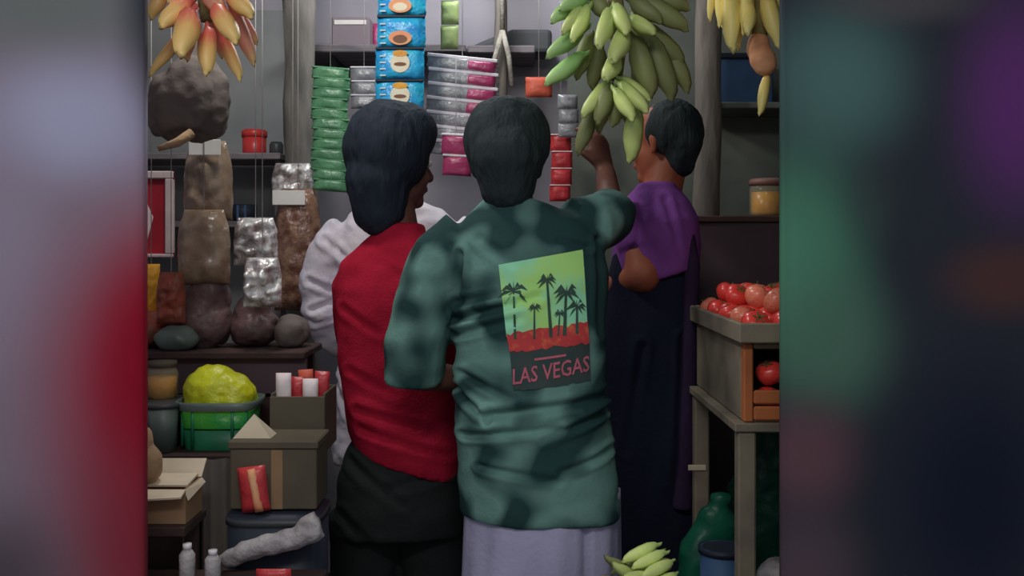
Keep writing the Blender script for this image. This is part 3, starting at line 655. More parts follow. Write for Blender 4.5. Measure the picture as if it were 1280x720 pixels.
lump('plastic_bag', [((at(902, 0, 2.5).x, 2.5, at(0, 622, 2.5).z), (.03, .02, .016)), ((at(896, 0, 2.5).x, 2.5, at(0, 650, 2.5).z - .03), (.06, .035, .07)), ((at(884, 0, 2.5).x, 2.5, at(0, 700, 2.5).z - .03), (.075, .05, .13)), ((at(888, 0, 2.5).x, 2.5, .2), (.08, .06, .24))], 'bright_green_bag', 'brighter green plastic bag standing beside the stand leg', 'bag')
c = at(908, 690, 2.3)
r = root('bucket', (c.x, 2.33, 0), 'blue plastic bucket beside the stand leg', 'bucket')
obj('body', MB().lathe((c.x + .0, 2.34, 0), [(.001, 0), (.04, 0), (.052, c.z), (.046, c.z), (.036, .02), (.001, .02)]), 'blue_plastic', r)
obj('rim', MB().lathe((c.x, 2.34, c.z - .012), [(.051, 0), (.056, 0), (.056, .012), (.051, .012)]), 'navy_plastic', r)
lump('sack', [((at(968, 0, 2.3).x + .03, 2.32, .26), (.085, .09, .30)), ((at(960, 0, 2.3).x + .03, 2.3, .52), (.06, .06, .07))], 'white_sack', 'pale woven sack at the bottom right corner', 'sack')
# green bananas in a basket at the bottom
bx, by, bz = at(800, 0, 2.0).x, 2.0, .60
r = root('basket', (bx, by, 0), 'round cane basket holding green bananas at the bottom edge', 'basket')
mb = MB()
for kz in range(9):
    z0 = .02 + kz * .068; rr_ = .10 + .006 * kz
    mb.tube([(bx + rr_ * math.cos(t), by + rr_ * math.sin(t), z0 + .006 * math.sin(8 * t)) for t in [2 * PI * k / 28 for k in range(29)]], .012, 6)
obj('weave', mb, 'old_wood', r)
mb = MB()
for k in range(16):
    t = 2 * PI * k / 16; mb.tube([(bx + .1 * math.cos(t), by + .1 * math.sin(t), 0), (bx + .152 * math.cos(t), by + .152 * math.sin(t), .6)], .006, 6)
obj('staves', mb, 'grey_wood', r)
obj('bottom', MB().lathe((bx, by, .5), [(.001, 0), (.14, 0), (.14, .02), (.001, .02)]), 'old_wood', r)
rb = root('banana_hand', (bx, by, .55), 'cluster of green bananas lying in the basket at the bottom edge', 'bananas')
obj('crown', None, 'stalk', rb, mesh=fuse(MB().cap(at(800, 716, 2.02), at(832, 706, 2.02), .018, .014), .005, 2))
for it in ((826, 680, 778, 704, 17, -1, G, 0, -.02), (836, 690, 790, 712, 16, -1, G, -.02, -.05), (842, 700, 800, 722, 16, 1, G, -.03, -.07), (830, 688, 764, 718, 16, -1, OL, .03, .02),
           (800, 720, 756, 694, 13, -1, OL, .0, -.02), (806, 730, 766, 702, 15, -1, G, -.02, -.04), (846, 716, 812, 738, 17, 1, G, -.04, -.08), (820, 722, 780, 726, 18, -1, G, -.04, -.09)):
    banana(rb, (it[0], it[1]), (it[2], it[3]), it[4], it[5], it[6], 2.0 + it[7], 2.0 + it[8])

# ------------------------------------------------------------------ left: tiered stand and goods
zt = at(0, 432, 2.72).z; XA, XB = -1.35, at(394, 0, 2.7).x
r = root('tiered_stand', (-.95, 2.7, 0), 'dark wooden tiered stand carrying the goods on the left', 'stand')
obj('top_plank', MB().box((XA, 2.56, zt - .018), (XB - .0, 2.80, zt), bev=.003), 'dark_wood', r, False)
obj('riser_board', MB().box((XA, 2.585, at(0, 482, 2.585).z - .02), (XB, 2.60, zt - .019)), 'maroon_board', r, False)
zl = at(0, 562, 2.42).z
obj('low_plank', MB().box((XA, 2.36, zl - .02), (XB - .03, 2.584, zl), bev=.003), 'dark_wood', r, False)
obj('back_board', MB().box((XA, 2.601, .02), (XB, 2.615, at(0, 482, 2.585).z - .02)), 'dark_wood', r, False)
for (x, y, zz) in ((XA + .02, 2.77, zt), (XB - .05, 2.77, zt), (XA + .02, 2.55, zl), (XB - .08, 2.55, zl), (XA + .02, 2.37, zl), (XB - .08, 2.37, zl)):
    obj('leg', MB().box((x, y, 0), (x + .03, y + .03, zz - .02)), 'dark_wood', r, False)
# maroon sacks on the top plank
lump('snack_sack', [((at(255, 0, 2.7).x, 2.69, zt + .065), (.085, .07, .075)), ((at(262, 0, 2.7).x, 2.69, zt + .13), (.06, .05, .06))], 'maroon_bag', 'maroon tied sack on the top plank below the brown snacks', 'sack', .008, 24, .008, False)
lump('snack_sack', [((at(314, 0, 2.66).x, 2.7, zt + .05), (.066, .07, .055)), ((at(312, 0, 2.66).x, 2.7, zt + .09), (.05, .05, .05))], 'maroon_bag', 'low maroon sack on the top plank in the middle', 'sack', .008, 26, .008, False)
lump('snack_sack', [((at(362, 0, 2.66).x, 2.69, zt + .04), (.048, .06, .045))], 'dark_sack', 'small brown sack on the top plank beside the white sleeve', 'sack', .007, 26, .008, False)
lump('snack_sack', [((at(192, 0, 2.7).x, 2.68, zt + .045), (.048, .06, .05))], 'mottled_red', 'mottled red sack on the top plank at the left edge', 'sack', .007, 26, .008, False)
lump('cloth_bundle', [((at(222, 0, 2.62).x, 2.61, zt + .03), (.06, .045, .034))], 'grey_green_plastic', 'grey green bundle at the front of the top plank', 'bundle', .005, 26, .008, False)
# green basket with lime coloured bag
d = 2.44; xa, xb = at(222, 0, d).x, at(322, 0, d).x; cx, cy = (xa + xb) / 2, 2.47
r = root('plastic_basket', (cx, cy, zl), 'green plastic basket with banded sides below the lime coloured bag', 'basket')
def rrect(cx, cy, hx, hy, z, n=28, p=4): 
    out = []
    for k in range(n):
        t = 2 * PI * k / n; c_, s_ = math.cos(t), math.sin(t)
        out.append(Vector((cx + hx * math.copysign(abs(c_) ** (2 / p), c_), cy + hy * math.copysign(abs(s_) ** (2 / p), s_), z)))
    return out
hb = at(0, 503, 2.40).z - zl; hx = (xb - xa) / 2
def band(z0, z1, k0, k1, m, nm):
    mb = MB(); mb.loft([rrect(cx, cy, hx * k0, .085 * k0, z0), rrect(cx, cy, hx * k1, .085 * k1, z1), rrect(cx, cy, hx * k1 - .006, .085 * k1 - .006, z1), rrect(cx, cy, hx * k0 - .006, .085 * k0 - .006, z0), rrect(cx, cy, hx * k0, .085 * k0, z0)], cap=False)
    return obj(nm, mb, m, r)
band(zl + .001, zl + hb * .42, .80, .86, 'teal_plastic', 'lower_band'); band(zl + hb * .46, zl + hb * .78, .87, .92, 'green_bag', 'middle_band'); band(zl + hb * .82, zl + hb, .96, 1.03, 'grey_green_plastic', 'rim_band')
obj('base', MB().loft([rrect(cx, cy, hx * .8, .068, zl + .001), rrect(cx, cy, hx * .8, .068, zl + .006)]), 'teal_plastic', r)
for k in range(10):
    t = 2 * PI * k / 10; q = rrect(cx, cy, hx * .88, .075, zl, 10)[k]; obj('rib', MB().tube([q + Vector((0, 0, .01)), q + Vector((0, 0, hb * .95))], .004, 6), 'teal_plastic', r)
zc = zl + hb
lump('plastic_bag', [((cx - .02, cy, zc + .005), (.072, .06, .078)), ((cx + .03, cy, zc), (.056, .055, .06)), ((cx - .01, cy, zc - .045), (.065, .05, .04))], 'lime_bag', 'bright lime yellow plastic bag heaped in the green basket', 'bag', .005, 32, .006, False)
# jar and tub at the left edge
c = at(196, 0, 2.45)
r = root('jar', (c.x, 2.47, zl), 'jar with yellow contents at the left edge behind the tub', 'jar')
zj = at(0, 500, 2.45).z
obj('pedestal', MB().box((c.x - .05, 2.44, zl + .001), (c.x + .045, 2.54, zj), bev=.004), 'dark_plastic', r, False)
obj('contents', MB().lathe((c.x, 2.49, zj + .001), [(.001, 0), (.032, 0), (.034, .05), (.001, .055)]), 'yellow_foil', r)
obj('glass', MB().lathe((c.x, 2.49, zj), [(.001, 0), (.036, 0), (.038, .06), (.03, .075), (.001, .075)]), 'jar_plastic', r)
obj('lid', MB().lathe((c.x, 2.49, zj + .0755), [(.001, 0), (.034, 0), (.034, .014), (.001, .016)]), 'carton_olive', r)
c = at(200, 0, 2.38); z0 = zl; ht = at(0, 508, 2.36).z - zl
r = root('tub', (c.x, 2.395, zl), 'grey green plastic tub at the left edge of the stand', 'tub')
obj('body', MB().lathe((c.x, 2.40, zl + .001), [(.001, 0), (.03, 0), (.036, ht), (.032, ht), (.027, .01), (.001, .01)]), 'grey_green_plastic', r)
obj('rim', MB().lathe((c.x, 2.40, zl + ht - .008), [(.036, 0), (.041, 0), (.041, .01), (.036, .01)]), 'dark_plastic', r)
# olive carton tray with red and white packets
xa, xb = at(344, 0, 2.42).x, at(411, 0, 2.42).x; z1 = at(0, 490, 2.4).z
zb0 = at(0, 620, 2.34).z
r = root('carton_box', ((xa + xb) / 2, 2.42, zb0), 'olive brown carton standing below the red and white packets', 'box')
xc = at(308, 0, 2.36).x; xd = at(410, 0, 2.36).x; zm = at(0, 548, 2.34).z
obj('body', MB().box((xc, 2.22, zb0), (xd, 2.355, zm), bev=.003), 'carton_olive', r, False)
obj('lid', MB().box((xc - .004, 2.216, zm), (xd + .004, 2.359, zm + .018), bev=.003), 'carton_olive', r, False)
obj('tape', MB().box((xc + .09, 2.2185, zb0 + .002), (xc + .115, 2.2199, zm - .002)), 'carton', r, False)
r = root('carton_tray', ((xa + xb) / 2, 2.43, zl), 'olive carton tray holding red and white packets', 'box')
for (lo, hi) in (((xa, 2.365, zl + .001), (xb, 2.373, z1 - .006)), ((xa, 2.52, zl + .001), (xb, 2.528, z1)), ((xa, 2.374, zl + .001), (xa + .006, 2.519, z1)), ((xb - .006, 2.374, zl + .001), (xb, 2.519, z1))):
    obj('side', MB().box(lo, hi, bev=.001), 'carton_olive', r, False)
obj('base', MB().box((xa + .006, 2.374, zl + .001), (xb - .006, 2.519, zl + .007)), 'carton_olive', r, False)
for k, (px, m, lb) in enumerate(((358, 'poster_pale', 'white packet at the left of the olive tray'), (370, 'red_foil', 'red packet standing left in the olive tray'), (381, 'orange_foil', 'orange red packet standing in the middle of the olive tray'), (391, 'poster_pale', 'pale packet standing right in the olive tray'), (400, 'red_foil', 'red packet at the right end of the olive tray'))):
    zz = at(0, 464 + (k * 7) % 14, 2.43).z; z00 = zl + .008
    thing('snack_packet', MB().pouch((at(px, 0, 2.43).x, 2.40 + .032 * (k % 3), (z00 + zz) / 2), .036, zz - z00, .02, k * 5 + 3, 6, 10, .3, tilt=.07 * math.sin(k * 2.1)), m, lb, 'packet', 'packets in the olive tray')
# white folded paper
q = [at(300, 533, 2.33), at(346, 533, 2.33), at(324, 505, 2.37)]
zp = zm + .018
mb = MB(); xs = [at(300, 0, 2.3).x, at(346, 0, 2.3).x, at(322, 0, 2.3).x]
mb.add([(xs[0], 2.24, zp + .001), (xs[1], 2.24, zp + .001), (xs[2], 2.27, zp + .05), (xs[0], 2.30, zp + .001), (xs[1], 2.30, zp + .001)], [(0, 1, 2), (3, 2, 4), (0, 2, 3), (1, 4, 2), (0, 3, 4, 1)])
thing('folded_paper', mb, 'paper', 'pale folded paper standing as a peak on the carton', 'paper', sm=False)
# red and white packet leaning
r = root('snack_packet', at(318, 640, 2.19), 'red packet with a pale stripe leaning against the olive carton', 'packet')
zz0, zz1 = at(0, 640, 2.19).z, at(0, 583, 2.19).z; cxp = at(317, 0, 2.19).x
obj('pouch', MB().pouch((cxp, 2.19, (zz0 + zz1) / 2), .06, zz1 - zz0, .03, 31, 8, 10, .15, tilt=-.12), 'red_foil', r)
obj('stripe', MB().pouch((cxp + .006, 2.178, (zz0 + zz1) / 2), .018, (zz1 - zz0) * .95, .02, 33, 5, 8, .1, tilt=-.2), 'orange_print', r)
# navy tub, pale sack roll
zn0, zn1 = at(0, 690, 2.2).z, zb0 - .004
xa, xb = at(284, 0, 2.2).x, at(402, 0, 2.2).x
r = root('tub', ((xa + xb) / 2, 2.25, 0), 'dark navy tub under the olive carton', 'tub')
ccx = (xa + xb) / 2; hx = (xb - xa) / 2
obj('body', MB().loft([rrect(ccx, 2.25, hx * .9, .09, .0), rrect(ccx, 2.25, hx, .1, zn1)]), 'navy_plastic', r)
obj('rim', MB().loft([rrect(ccx, 2.25, hx + .004, .104, zn1 - .014), rrect(ccx, 2.25, hx + .004, .104, zn1 - .001)]), 'dark_plastic', r)
mb = MB(); P = [at(276, 702, 2.12), at(300, 692, 2.12), at(330, 682, 2.12), at(365, 674, 2.12), at(400, 655, 2.13)]
mb.tube(P, [.014, .022, .022, .024, .03], 14); me = fuse(mb, .006, 3); displace(me, lambda c, n: n * .006 * noise.noise(c * 45))
o = obj('rolled_sack', None, 'white_sack', mesh=me, loc=P[0]); setp(o, 'pale rolled woven sack lying before the navy tub', 'sack')
zr = min(P, key=lambda p: p.z).z
# low step carrying these
zs = at(0, 716, 2.1).z - .006
r = root('low_bench', (-.6, 2.07, 0), 'dark low bench at the bottom left', 'bench')
obj('plank', MB().box((-1.2, 2.0, zs - .03), (at(405, 0, 2.1).x, 2.142, zs), bev=.003), 'dark_wood', r, False)
for x in (-1.15, -.45): obj('leg', MB().box((x, 2.02, 0), (x + .03, 2.05, zs - .03)), 'dark_wood', r, False)
for x in (-1.15, -.45): obj('leg', MB().box((x, 2.10, 0), (x + .03, 2.13, zs - .03)), 'dark_wood', r, False)
for (px, lb, py) in ((234, 'whitish bottle at the left on the low bench', 680), (266, 'whitish bottle in the middle of the low bench', 688)):
    c = at(px, 0, 2.07); h = at(0, py, 2.07).z - zs
    r = root('bottle', (c.x, 2.07, zs), lb, 'bottle', 'bottles on the low bench')
    obj('body', MB().lathe((c.x, 2.07, zs + .001), [(.001, 0), (.014, 0), (.016, .004), (.016, h * .7), (.008, h * .85), (.001, h * .85)], 14), 'white_sack', r)
    obj('cap', MB().lathe((c.x, 2.07, zs + h * .85 + .0012), [(.001, 0), (.009, 0), (.009, h * .15), (.001, h * .15)], 12), 'seal_white', r)
thing('snack_packet', MB().pouch((at(342, 0, 2.06).x, 2.06, zs + .012), .07, .03, .02, 50, 6, 5, .1), 'red_foil', 'red packet lying at the bottom edge below the rolled sack', 'packet')
# grey cloth hanging from the low plank
mb = MB(); vs_ = []; fs_ = []; nx, nz = 30, 12; x0, x1 = at(228, 0, 2.34).x, at(306, 0, 2.34).x; z0, z1 = .35, zl - .005
for s_ in (0, 1):
    for j in range(nz + 1):
        for i in range(nx + 1):
            u = i / nx; v = j / nz; vs_.append((x0 + (x1 - x0) * u, 2.332 + .012 * math.sin(u * 21) * (1.1 - v * .6) + .008 * math.sin(u * 9 + 2) + s_ * .004, z0 + (z1 - z0) * v))
n1 = (nx + 1) * (nz + 1)
for s_ in (0, 1):
    for j in range(nz):
        for i in range(nx): a_ = s_ * n1 + j * (nx + 1) + i; fs_.append((a_, a_ + 1, a_ + nx + 2, a_ + nx + 1))
thing('hanging_cloth', mb.add(vs_, fs_), 'grey_cloth', 'grey cloth hanging in folds below the green basket', 'cloth')
# open cardboard carton with tan sack at the lower left
zc0, zc1 = at(0, 655, 2.08).z, at(0, 612, 2.08).z; xr = at(232, 0, 2.08).x; xl = xr - .2; yn, yf = 2.08, 2.19
r = root('cardboard_carton', ((xl + xr) / 2, 2.18, zc0), 'open cardboard carton with pale flaps at the lower left', 'box')
obj('front', MB().box((xl, yn, zc0), (xr, yn + .005, zc1)), 'carton', r, False); obj('back', MB().box((xl, yf - .005, zc0), (xr, yf, zc1)), 'carton', r, False)
obj('side', MB().box((xr - .005, yn + .006, zc0), (xr, yf - .006, zc1)), 'carton', r, False); obj('side', MB().box((xl, yn + .006, zc0), (xl + .005, yf - .006, zc1)), 'carton', r, False)
obj('base', MB().box((xl + .006, yn + .006, zc0), (xr - .006, yf - .006, zc0 + .005)), 'carton', r, False)
def flap(pts, nm='flap'):
    pts = [Vector(p) for p in pts]; n = (pts[1] - pts[0]).cross(pts[2] - pts[0]).normalized() * .004
    obj(nm, MB().add(pts + [p + n for p in pts], [(0, 1, 2, 3), (7, 6, 5, 4), (0, 4, 5, 1), (1, 5, 6, 2), (2, 6, 7, 3), (3, 7, 4, 0)]), 'carton_light', r, False)
flap([(xl, yf, zc1), (xr, yf, zc1), (xr + .005, yf + .02, zc1 + .035), (xl, yf + .02, zc1 + .035)])
flap([(xr, yn, zc1), (xr, yf, zc1), (xr + .008, yf, zc1 - .01), (xr + .008, yn, zc1 - .02)])
flap([(xl, yn, zc1), (xr, yn, zc1), (xr, yn - .03, zc1 - .008), (xl, yn - .04, zc1 - .018)])
flap([(xl + .006, yn + .04, zc1 - .004), (xr - .006, yn + .03, zc1 - .002), (xr - .006, yf - .006, zc1 + .006), (xl + .006, yf - .006, zc1 + .006)], 'inner_flap')
lump('sack', [((at(186, 0, 2.15).x, 2.13, zc1 + .04), (.036, .03, .045)), ((at(184, 0, 2.15).x, 2.13, zc1 + .09), (.02, .02, .03))], 'tan_sack', 'tan rounded sack standing in the cardboard carton', 'sack', .004, 30, .006, False)
r = root('low_table', (xl + .1, 2.18, 0), 'dark wooden table under the cardboard carton', 'table')
obj('top', MB().box((xl - .05, yn - .02, zc0 - .022), (xr + .004, yf + .02, zc0 - .001), bev=.003), 'dark_wood', r, False)
for x in (xl - .03, xr - .03):
    for y in (yn + .085, yf - .01): obj('leg', MB().box((x, y, 0), (x + .028, y + .028, zc0 - .022)), 'dark_wood', r, False)

# ------------------------------------------------------------------ people
def hand(mb, w_, f, nrm, th, curl=.5, k=1.0):
    # w_ wrist, f finger direction, nrm palm normal (curl goes that way), th = thumb side
    w_, f, nrm, th = Vector(w_), Vector(f).normalized(), Vector(nrm).normalized(), Vector(th).normalized()
    pc = w_ + f * .05 * k
    mb.cap(w_ + f * .015 * k, w_ + f * .075 * k, .032 * k, .037 * k, flat=nrm, fk=.42)
    for i, L in enumerate((.072, .08, .075, .06)):
        b_ = w_ + f * (.088 - .004 * abs(i - 1)) * k + th * (.028 - .019 * i) * k; p = b_; dirv = f.copy()
        for s_, (fr, r0, r1) in enumerate(((.44, .0095, .0088), (.32, .0088, .008), (.24, .008, .0068))):
            ang = curl * (.6 + .5 * s_); dirv = (dirv * math.cos(ang) + nrm * math.sin(ang)).normalized() if s_ else (f * math.cos(ang * .7) + nrm * math.sin(ang * .7)).normalized()
            q = p + dirv * L * fr * k; mb.cap(p, q, r0 * k, r1 * k, 10, 3); p = q
    b_ = w_ + f * .03 * k + th * .026 * k; d1 = (th * .75 + f * .65 + nrm * .2).normalized(); q = b_ + d1 * .04 * k
    mb.cap(b_, q, .014 * k, .011 * k, 10, 3); d2 = (f * .85 + th * .2 + nrm * .45 * (.5 + curl)).normalized(); mb.cap(q, q + d2 * .032 * k, .0105 * k, .008 * k, 10, 3)
def head(mb, c, a, k=1.0):
    c = Vector(c); f = Vector((math.sin(a), math.cos(a), 0)); rt = Vector((math.cos(a), -math.sin(a), 0)); up = Vector((0, 0, 1))
    R = Matrix((rt, f, up)).transposed()
    mb.ell(c + up * .03 * k - f * .012 * k, (.074 * k, .093 * k, .088 * k), R); mb.ell(c - up * .035 * k + f * .022 * k, (.06 * k, .066 * k, .082 * k), R)
    mb.cap(c - up * .095 * k + f * .058 * k - rt * .012, c - up * .095 * k + f * .058 * k + rt * .012, .02 * k, .02 * k)
    mb.cap(c + up * .012 * k + f * .082 * k, c - up * .03 * k + f * .102 * k, .009 * k, .015 * k)
    mb.cap(c - up * .064 * k + f * .082 * k - rt * .016, c - up * .064 * k + f * .082 * k + rt * .016, .009 * k, .009 * k)
    mb.cap(c + up * .028 * k + f * .075 * k - rt * .03, c + up * .028 * k + f * .075 * k + rt * .03, .012 * k, .012 * k)
    for s_ in (-1, 1):
        mb.cap(c + rt * s_ * .076 * k + up * .01 * k, c + rt * s_ * .074 * k - up * .03 * k, .014 * k, .010 * k, flat=rt, fk=.5)
        mb.ell(c + rt * s_ * .035 * k + f * .06 * k - up * .035 * k, (.022, .022, .02))
    return f, rt, up
def person(label, P, skin):
    """P: world-space joints. Builds the one continuous body mesh under an Empty at the feet."""
    r = root('person', P['base'], label, 'person'); mb = MB()
    f, rt, up = head(mb, P['head'], P['yaw'])
    nb = Vector(P['neck']); mb.cap(nb - Vector((0, 0, .05)), Vector(P['head']) - up * .05 - f * .015, .058, .052)
    sl, sr = Vector(P['shL']), Vector(P['shR']); hp = Vector(P['hip']); ch = (sl + sr) / 2
    bf = Vector(P.get('front', (0, 1, 0)))
    mb.cap(sl.lerp(sr, .16), sr.lerp(sl, .16), .05, .05, flat=bf, fk=.95); mb.cap(ch - Vector((0, 0, .12)), hp + Vector((0, 0, .12)), .125, .118, flat=bf, fk=.72)
    mb.cap(hp + (sl - sr).normalized() * .035, hp - (sl - sr).normalized() * .035, .1, .1, flat=bf, fk=.85)
    for s_ in 'LR':
        sh, el, wr = Vector(P['sh' + s_]), Vector(P['el' + s_]), Vector(P['wr' + s_])
        mb.cap(sh - Vector((0, 0, .012)), el, .04, P.get('elr', .036) if s_ == 'L' else .036); mb.cap(el, wr, P.get('elr', .038) if s_ == 'L' else .038, .026)
        hd = P['hand' + s_]; fd = Vector(hd[0]) if hd[0] else (wr - el)
        hand(mb, wr, fd, hd[1], hd[2], hd[3])
        kn, an = Vector(P['kn' + s_]), Vector(P['an' + s_]); hj = hp + ((sl - sr) if s_ == 'L' else (sr - sl)).normalized() * .07 - Vector((0, 0, .02))
        mb.cap(hj, kn, .072, .05); mb.cap(kn, kn.lerp(an, .4), .052, .05); mb.cap(kn.lerp(an, .4), an, .05, .035)
        tf = bf.normalized(); mb.cap(an + Vector((0, 0, -.03)) - tf * .03, an - Vector((0, 0, .05)) + tf * .12, .034, .028, flat=(0, 0, 1), fk=.75)
        for t_ in range(5):
            sd = tf.cross(Vector((0, 0, 1))) * (.026 - .013 * t_); mb.cap(an - Vector((0, 0, .055)) + tf * .12 + sd, an - Vector((0, 0, .06)) + tf * (.165 - .008 * abs(t_ - 1)) + sd, .012, .009, 8, 3)
    me = fuse(mb, .0065, 5, .5)
    for v in me.vertices: v.co.z = max(v.co.z, .001)
    body = obj('body', None, skin, r, mesh=me)
    for s_ in (-1, 1):
        c = Vector(P['head']) + f * .078 + up * .006 + rt * s_ * .032
        obj('eye', MB().ell(c, (.013, .013, .010), n=10, m=8), 'eye_white', r)
    return r
def hair(r, P, parts, m, amp=.004, extra=None):
    mb = MB()
    for p in parts: mb.ell(*p) if len(p) == 2 else mb.cap(*p)
    me = fuse(mb, .007, 10)
    def fn(c, n): return n * (amp * noise.noise(Vector((c.x * 30, c.y * 30, c.z * 12))) + amp * .7 * noise.noise(Vector((c.x * 75, c.y * 75, c.z * 26))))
    displace(me, fn); return obj('hair', None, m, r, mesh=me)
GS = 1.0
def ring(cx, cy, z, rx, ry, n=40, p=2.4, ax=0):
    out = []; rx *= GS; ry *= GS
    for k in range(n):
        t = 2 * PI * k / n; c_, s_ = math.cos(t), math.sin(t)
        x = rx * math.copysign(abs(c_) ** (2 / p), c_); y = ry * math.copysign(abs(s_) ** (2 / p), s_)
        out.append(Vector((cx + x, cy + y, z + ax * x)))
    return out
def garment(name, r, m, rings, limbs, folds, vox=.008, it=5):
    mb = MB()
    if rings: mb.loft([ring(*a) if not isinstance(a[-1], dict) else ring(*a[:-1], **a[-1]) for a in rings])
    for pts, rad in limbs: mb.tube(pts, rad, 18)
    me = fuse(mb, vox, it)
    if folds: displace(me, folds)
    return obj(name, None, m, r, mesh=me)
def segdist(p, a, b_):
    ab = (b_[0] - a[0], b_[1] - a[1]); l2 = ab[0] ** 2 + ab[1] ** 2; t = max(0, min(1, ((p[0] - a[0]) * ab[0] + (p[1] - a[1]) * ab[1]) / l2))
    return math.hypot(p[0] - a[0] - ab[0] * t, p[1] - a[1] - ab[1] * t), t
def crease_fn(d, lines, amp=.004, fr=(9, 9, 9), seed=0):
    L = []
    for (x0, y0, x1, y1, dep, wd) in lines:
        a, b_ = at(x0, y0, d), at(x1, y1, d); L.append(((a.x, a.z), (b_.x, b_.z), dep, wd))
    def fn(c, n):
        k = amp * noise.noise(Vector((c.x * fr[0] + seed, c.y * fr[1], c.z * fr[2]))) + amp * .5 * noise.noise(Vector((c.x * fr[0] * 2.4, c.y * fr[1] * 2.4 + seed, c.z * fr[2] * 2.4)))
        if n.y < .2:
            for a, b_, dep, wd in L:
                q, t = segdist((c.x, c.z), a, b_)
                if q < wd * 3: k += (-dep * math.exp(-(q / wd) ** 2) + dep * .6 * math.exp(-((q - wd * 1.8) / wd) ** 2)) * (1 - .6 * t)
        return n * k
    return fn
def W(px, py, d, dy=0): v = at(px, py, d); v.y += dy; return v

# --- middle person: green tie-dyed T-shirt
D = 2.4
P = dict(base=(.03, D, 0), head=W(634, 186, D, .03), yaw=.05, neck=W(642, 262, D), shL=W(574, 304, D), shR=W(722, 294, D), hip=W(672, 600, D),
         elL=W(520, 470, D, .02), wrL=W(628, 492, D, .17), handL=((1, .3, .2), (0, 0, 1), (0, 1, 0), .5),
         elR=W(772, 268, D, .15), wrR=W(772, 205, D, .30), handR=((-.25, .25, 1), (-.6, .8, 0), (-.8, -.6, 0), .7),
         knL=(-.04, D, .46), anL=(-.05, D - .01, .085), knR=(.16, D, .46), anR=(.17, D - .01, .085))
man = person('person in a green tie-dyed shirt and pale wrap seen from behind', P, 'skin')
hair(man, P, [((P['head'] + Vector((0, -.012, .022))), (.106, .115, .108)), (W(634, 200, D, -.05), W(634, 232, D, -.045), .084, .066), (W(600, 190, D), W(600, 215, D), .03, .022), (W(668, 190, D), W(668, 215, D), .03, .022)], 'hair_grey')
Yc = D + .0
shirt = garment('tshirt', man, 'tie_dye', [
    (W(676, 0, D).x, Yc, at(0, 640, D).z, .186, .15, {'ax': -.02}), (W(675, 0, D).x, Yc, at(0, 632, D).z, .188, .152, {'ax': -.02}), (W(668, 0, D).x, Yc, at(0, 560, D).z, .183, .146), (W(663, 0, D).x, Yc, at(0, 490, D).z, .176, .138), (W(662, 0, D).x, Yc, at(0, 410, D).z, .178, .134),
    (W(659, 0, D).x, Yc, at(0, 340, D).z, .182, .130), (W(654, 0, D).x, Yc, at(0, 300, D).z, .178, .118, {'ax': .06}), (W(652, 0, D).x, Yc, at(0, 278, D).z, .155, .10, {'ax': .09}), (W(646, 0, D).x, Yc, at(0, 262, D).z, .10, .085, {'ax': .05}), (W(641, 0, D).x, Yc, at(0, 251, D).z, .068, .072)],
    [([W(582, 290, D), W(556, 318, D), W(534, 375, D, .01), W(518, 440, D, .015), W(517, 478, D, .03)], [.062, .078, .080, .076, .07]),
     ([W(712, 282, D, .0), W(738, 282, D, .02), W(758, 274, D, .07), W(770, 262, D, .13)], [.07, .074, .068, .062])],
    crease_fn(2.27, [(566, 402, 676, 370, 0.0150, 0.0080), (568, 422, 650, 398, 0.0105, 0.0080), (568, 380, 620, 368, 0.0075, 0.0080), (568, 492, 610, 528, 0.0150, 0.0080), (612, 520, 762, 500, 0.0135, 0.0100), (580, 548, 700, 535, 0.0120, 0.0080), (762, 520, 680, 548, 0.0120, 0.0080),
                     (575, 470, 640, 500, 0.0090, 0.0080), (600, 585, 700, 600, 0.0075, 0.0080), (766, 570, 700, 590, 0.0090, 0.0080), (600, 300, 640, 330, 0.0060, 0.0100), (735, 310, 700, 300, 0.0075, 0.0080), (575, 318, 570, 380, 0.0105, 0.0080), (750, 300, 752, 420, 0.0090, 0.0080)], .007, (7, 7, 11), 3), .0055, 8)
# print on the back, laid on the cloth surface
me = shirt.data; so = ORG[man.name]
bvh = BVHTree.FromPolygons([v.co + so for v in me.vertices], [p.vertices[:] for p in me.polygons])
DB = 2.262
def lay(px, py, off):
    p = at(px, py, DB); h = bvh.ray_cast(Vector((p.x, 1.2, p.z)), Vector((0, 1, 0)))
    y = h[0].y if h[0] else D - .14
    return Vector((p.x, y - off, p.z))
def print_patch(name, quad, m, off, nx=16, ny=16, ragged=0):
    tl, tr, br, bl = quad; mb = MB(); vs_ = []; fs_ = []
    for j in range(ny + 1):
        for i in range(nx + 1):
            u, v = i / nx, j / ny; x = (tl[0] * (1 - u) + tr[0] * u) * (1 - v) + (bl[0] * (1 - u) + br[0] * u) * v; y = (tl[1] * (1 - u) + tr[1] * u) * (1 - v) + (bl[1] * (1 - u) + br[1] * u) * v
            if ragged and j in (0, ny): y += ragged * noise.noise(Vector((i * 1.7, j, 4)))
            vs_.append(lay(x, y, off))
    for j in range(ny):
        for i in range(nx): a_ = j * (nx + 1) + i; fs_.append((a_, a_ + nx + 1, a_ + nx + 2, a_ + 1))
    return obj(name, mb.add(vs_, fs_), m, man)
def subpart(o): o.parent = shirt; return o
subpart(print_patch('print_panel', ((623, 331), (730, 312), (736, 410), (633, 421)), 'print_green', .003, 22, 20))
subpart(print_patch('print_red_band', ((633, 417), (736, 403), (738, 430), (637, 440)), 'print_red', .0042, 20, 5, 6))
subpart(print_patch('print_ground', ((637, 438), (738, 427), (740, 478), (642, 488)), 'print_base', .003, 16, 8, 5))
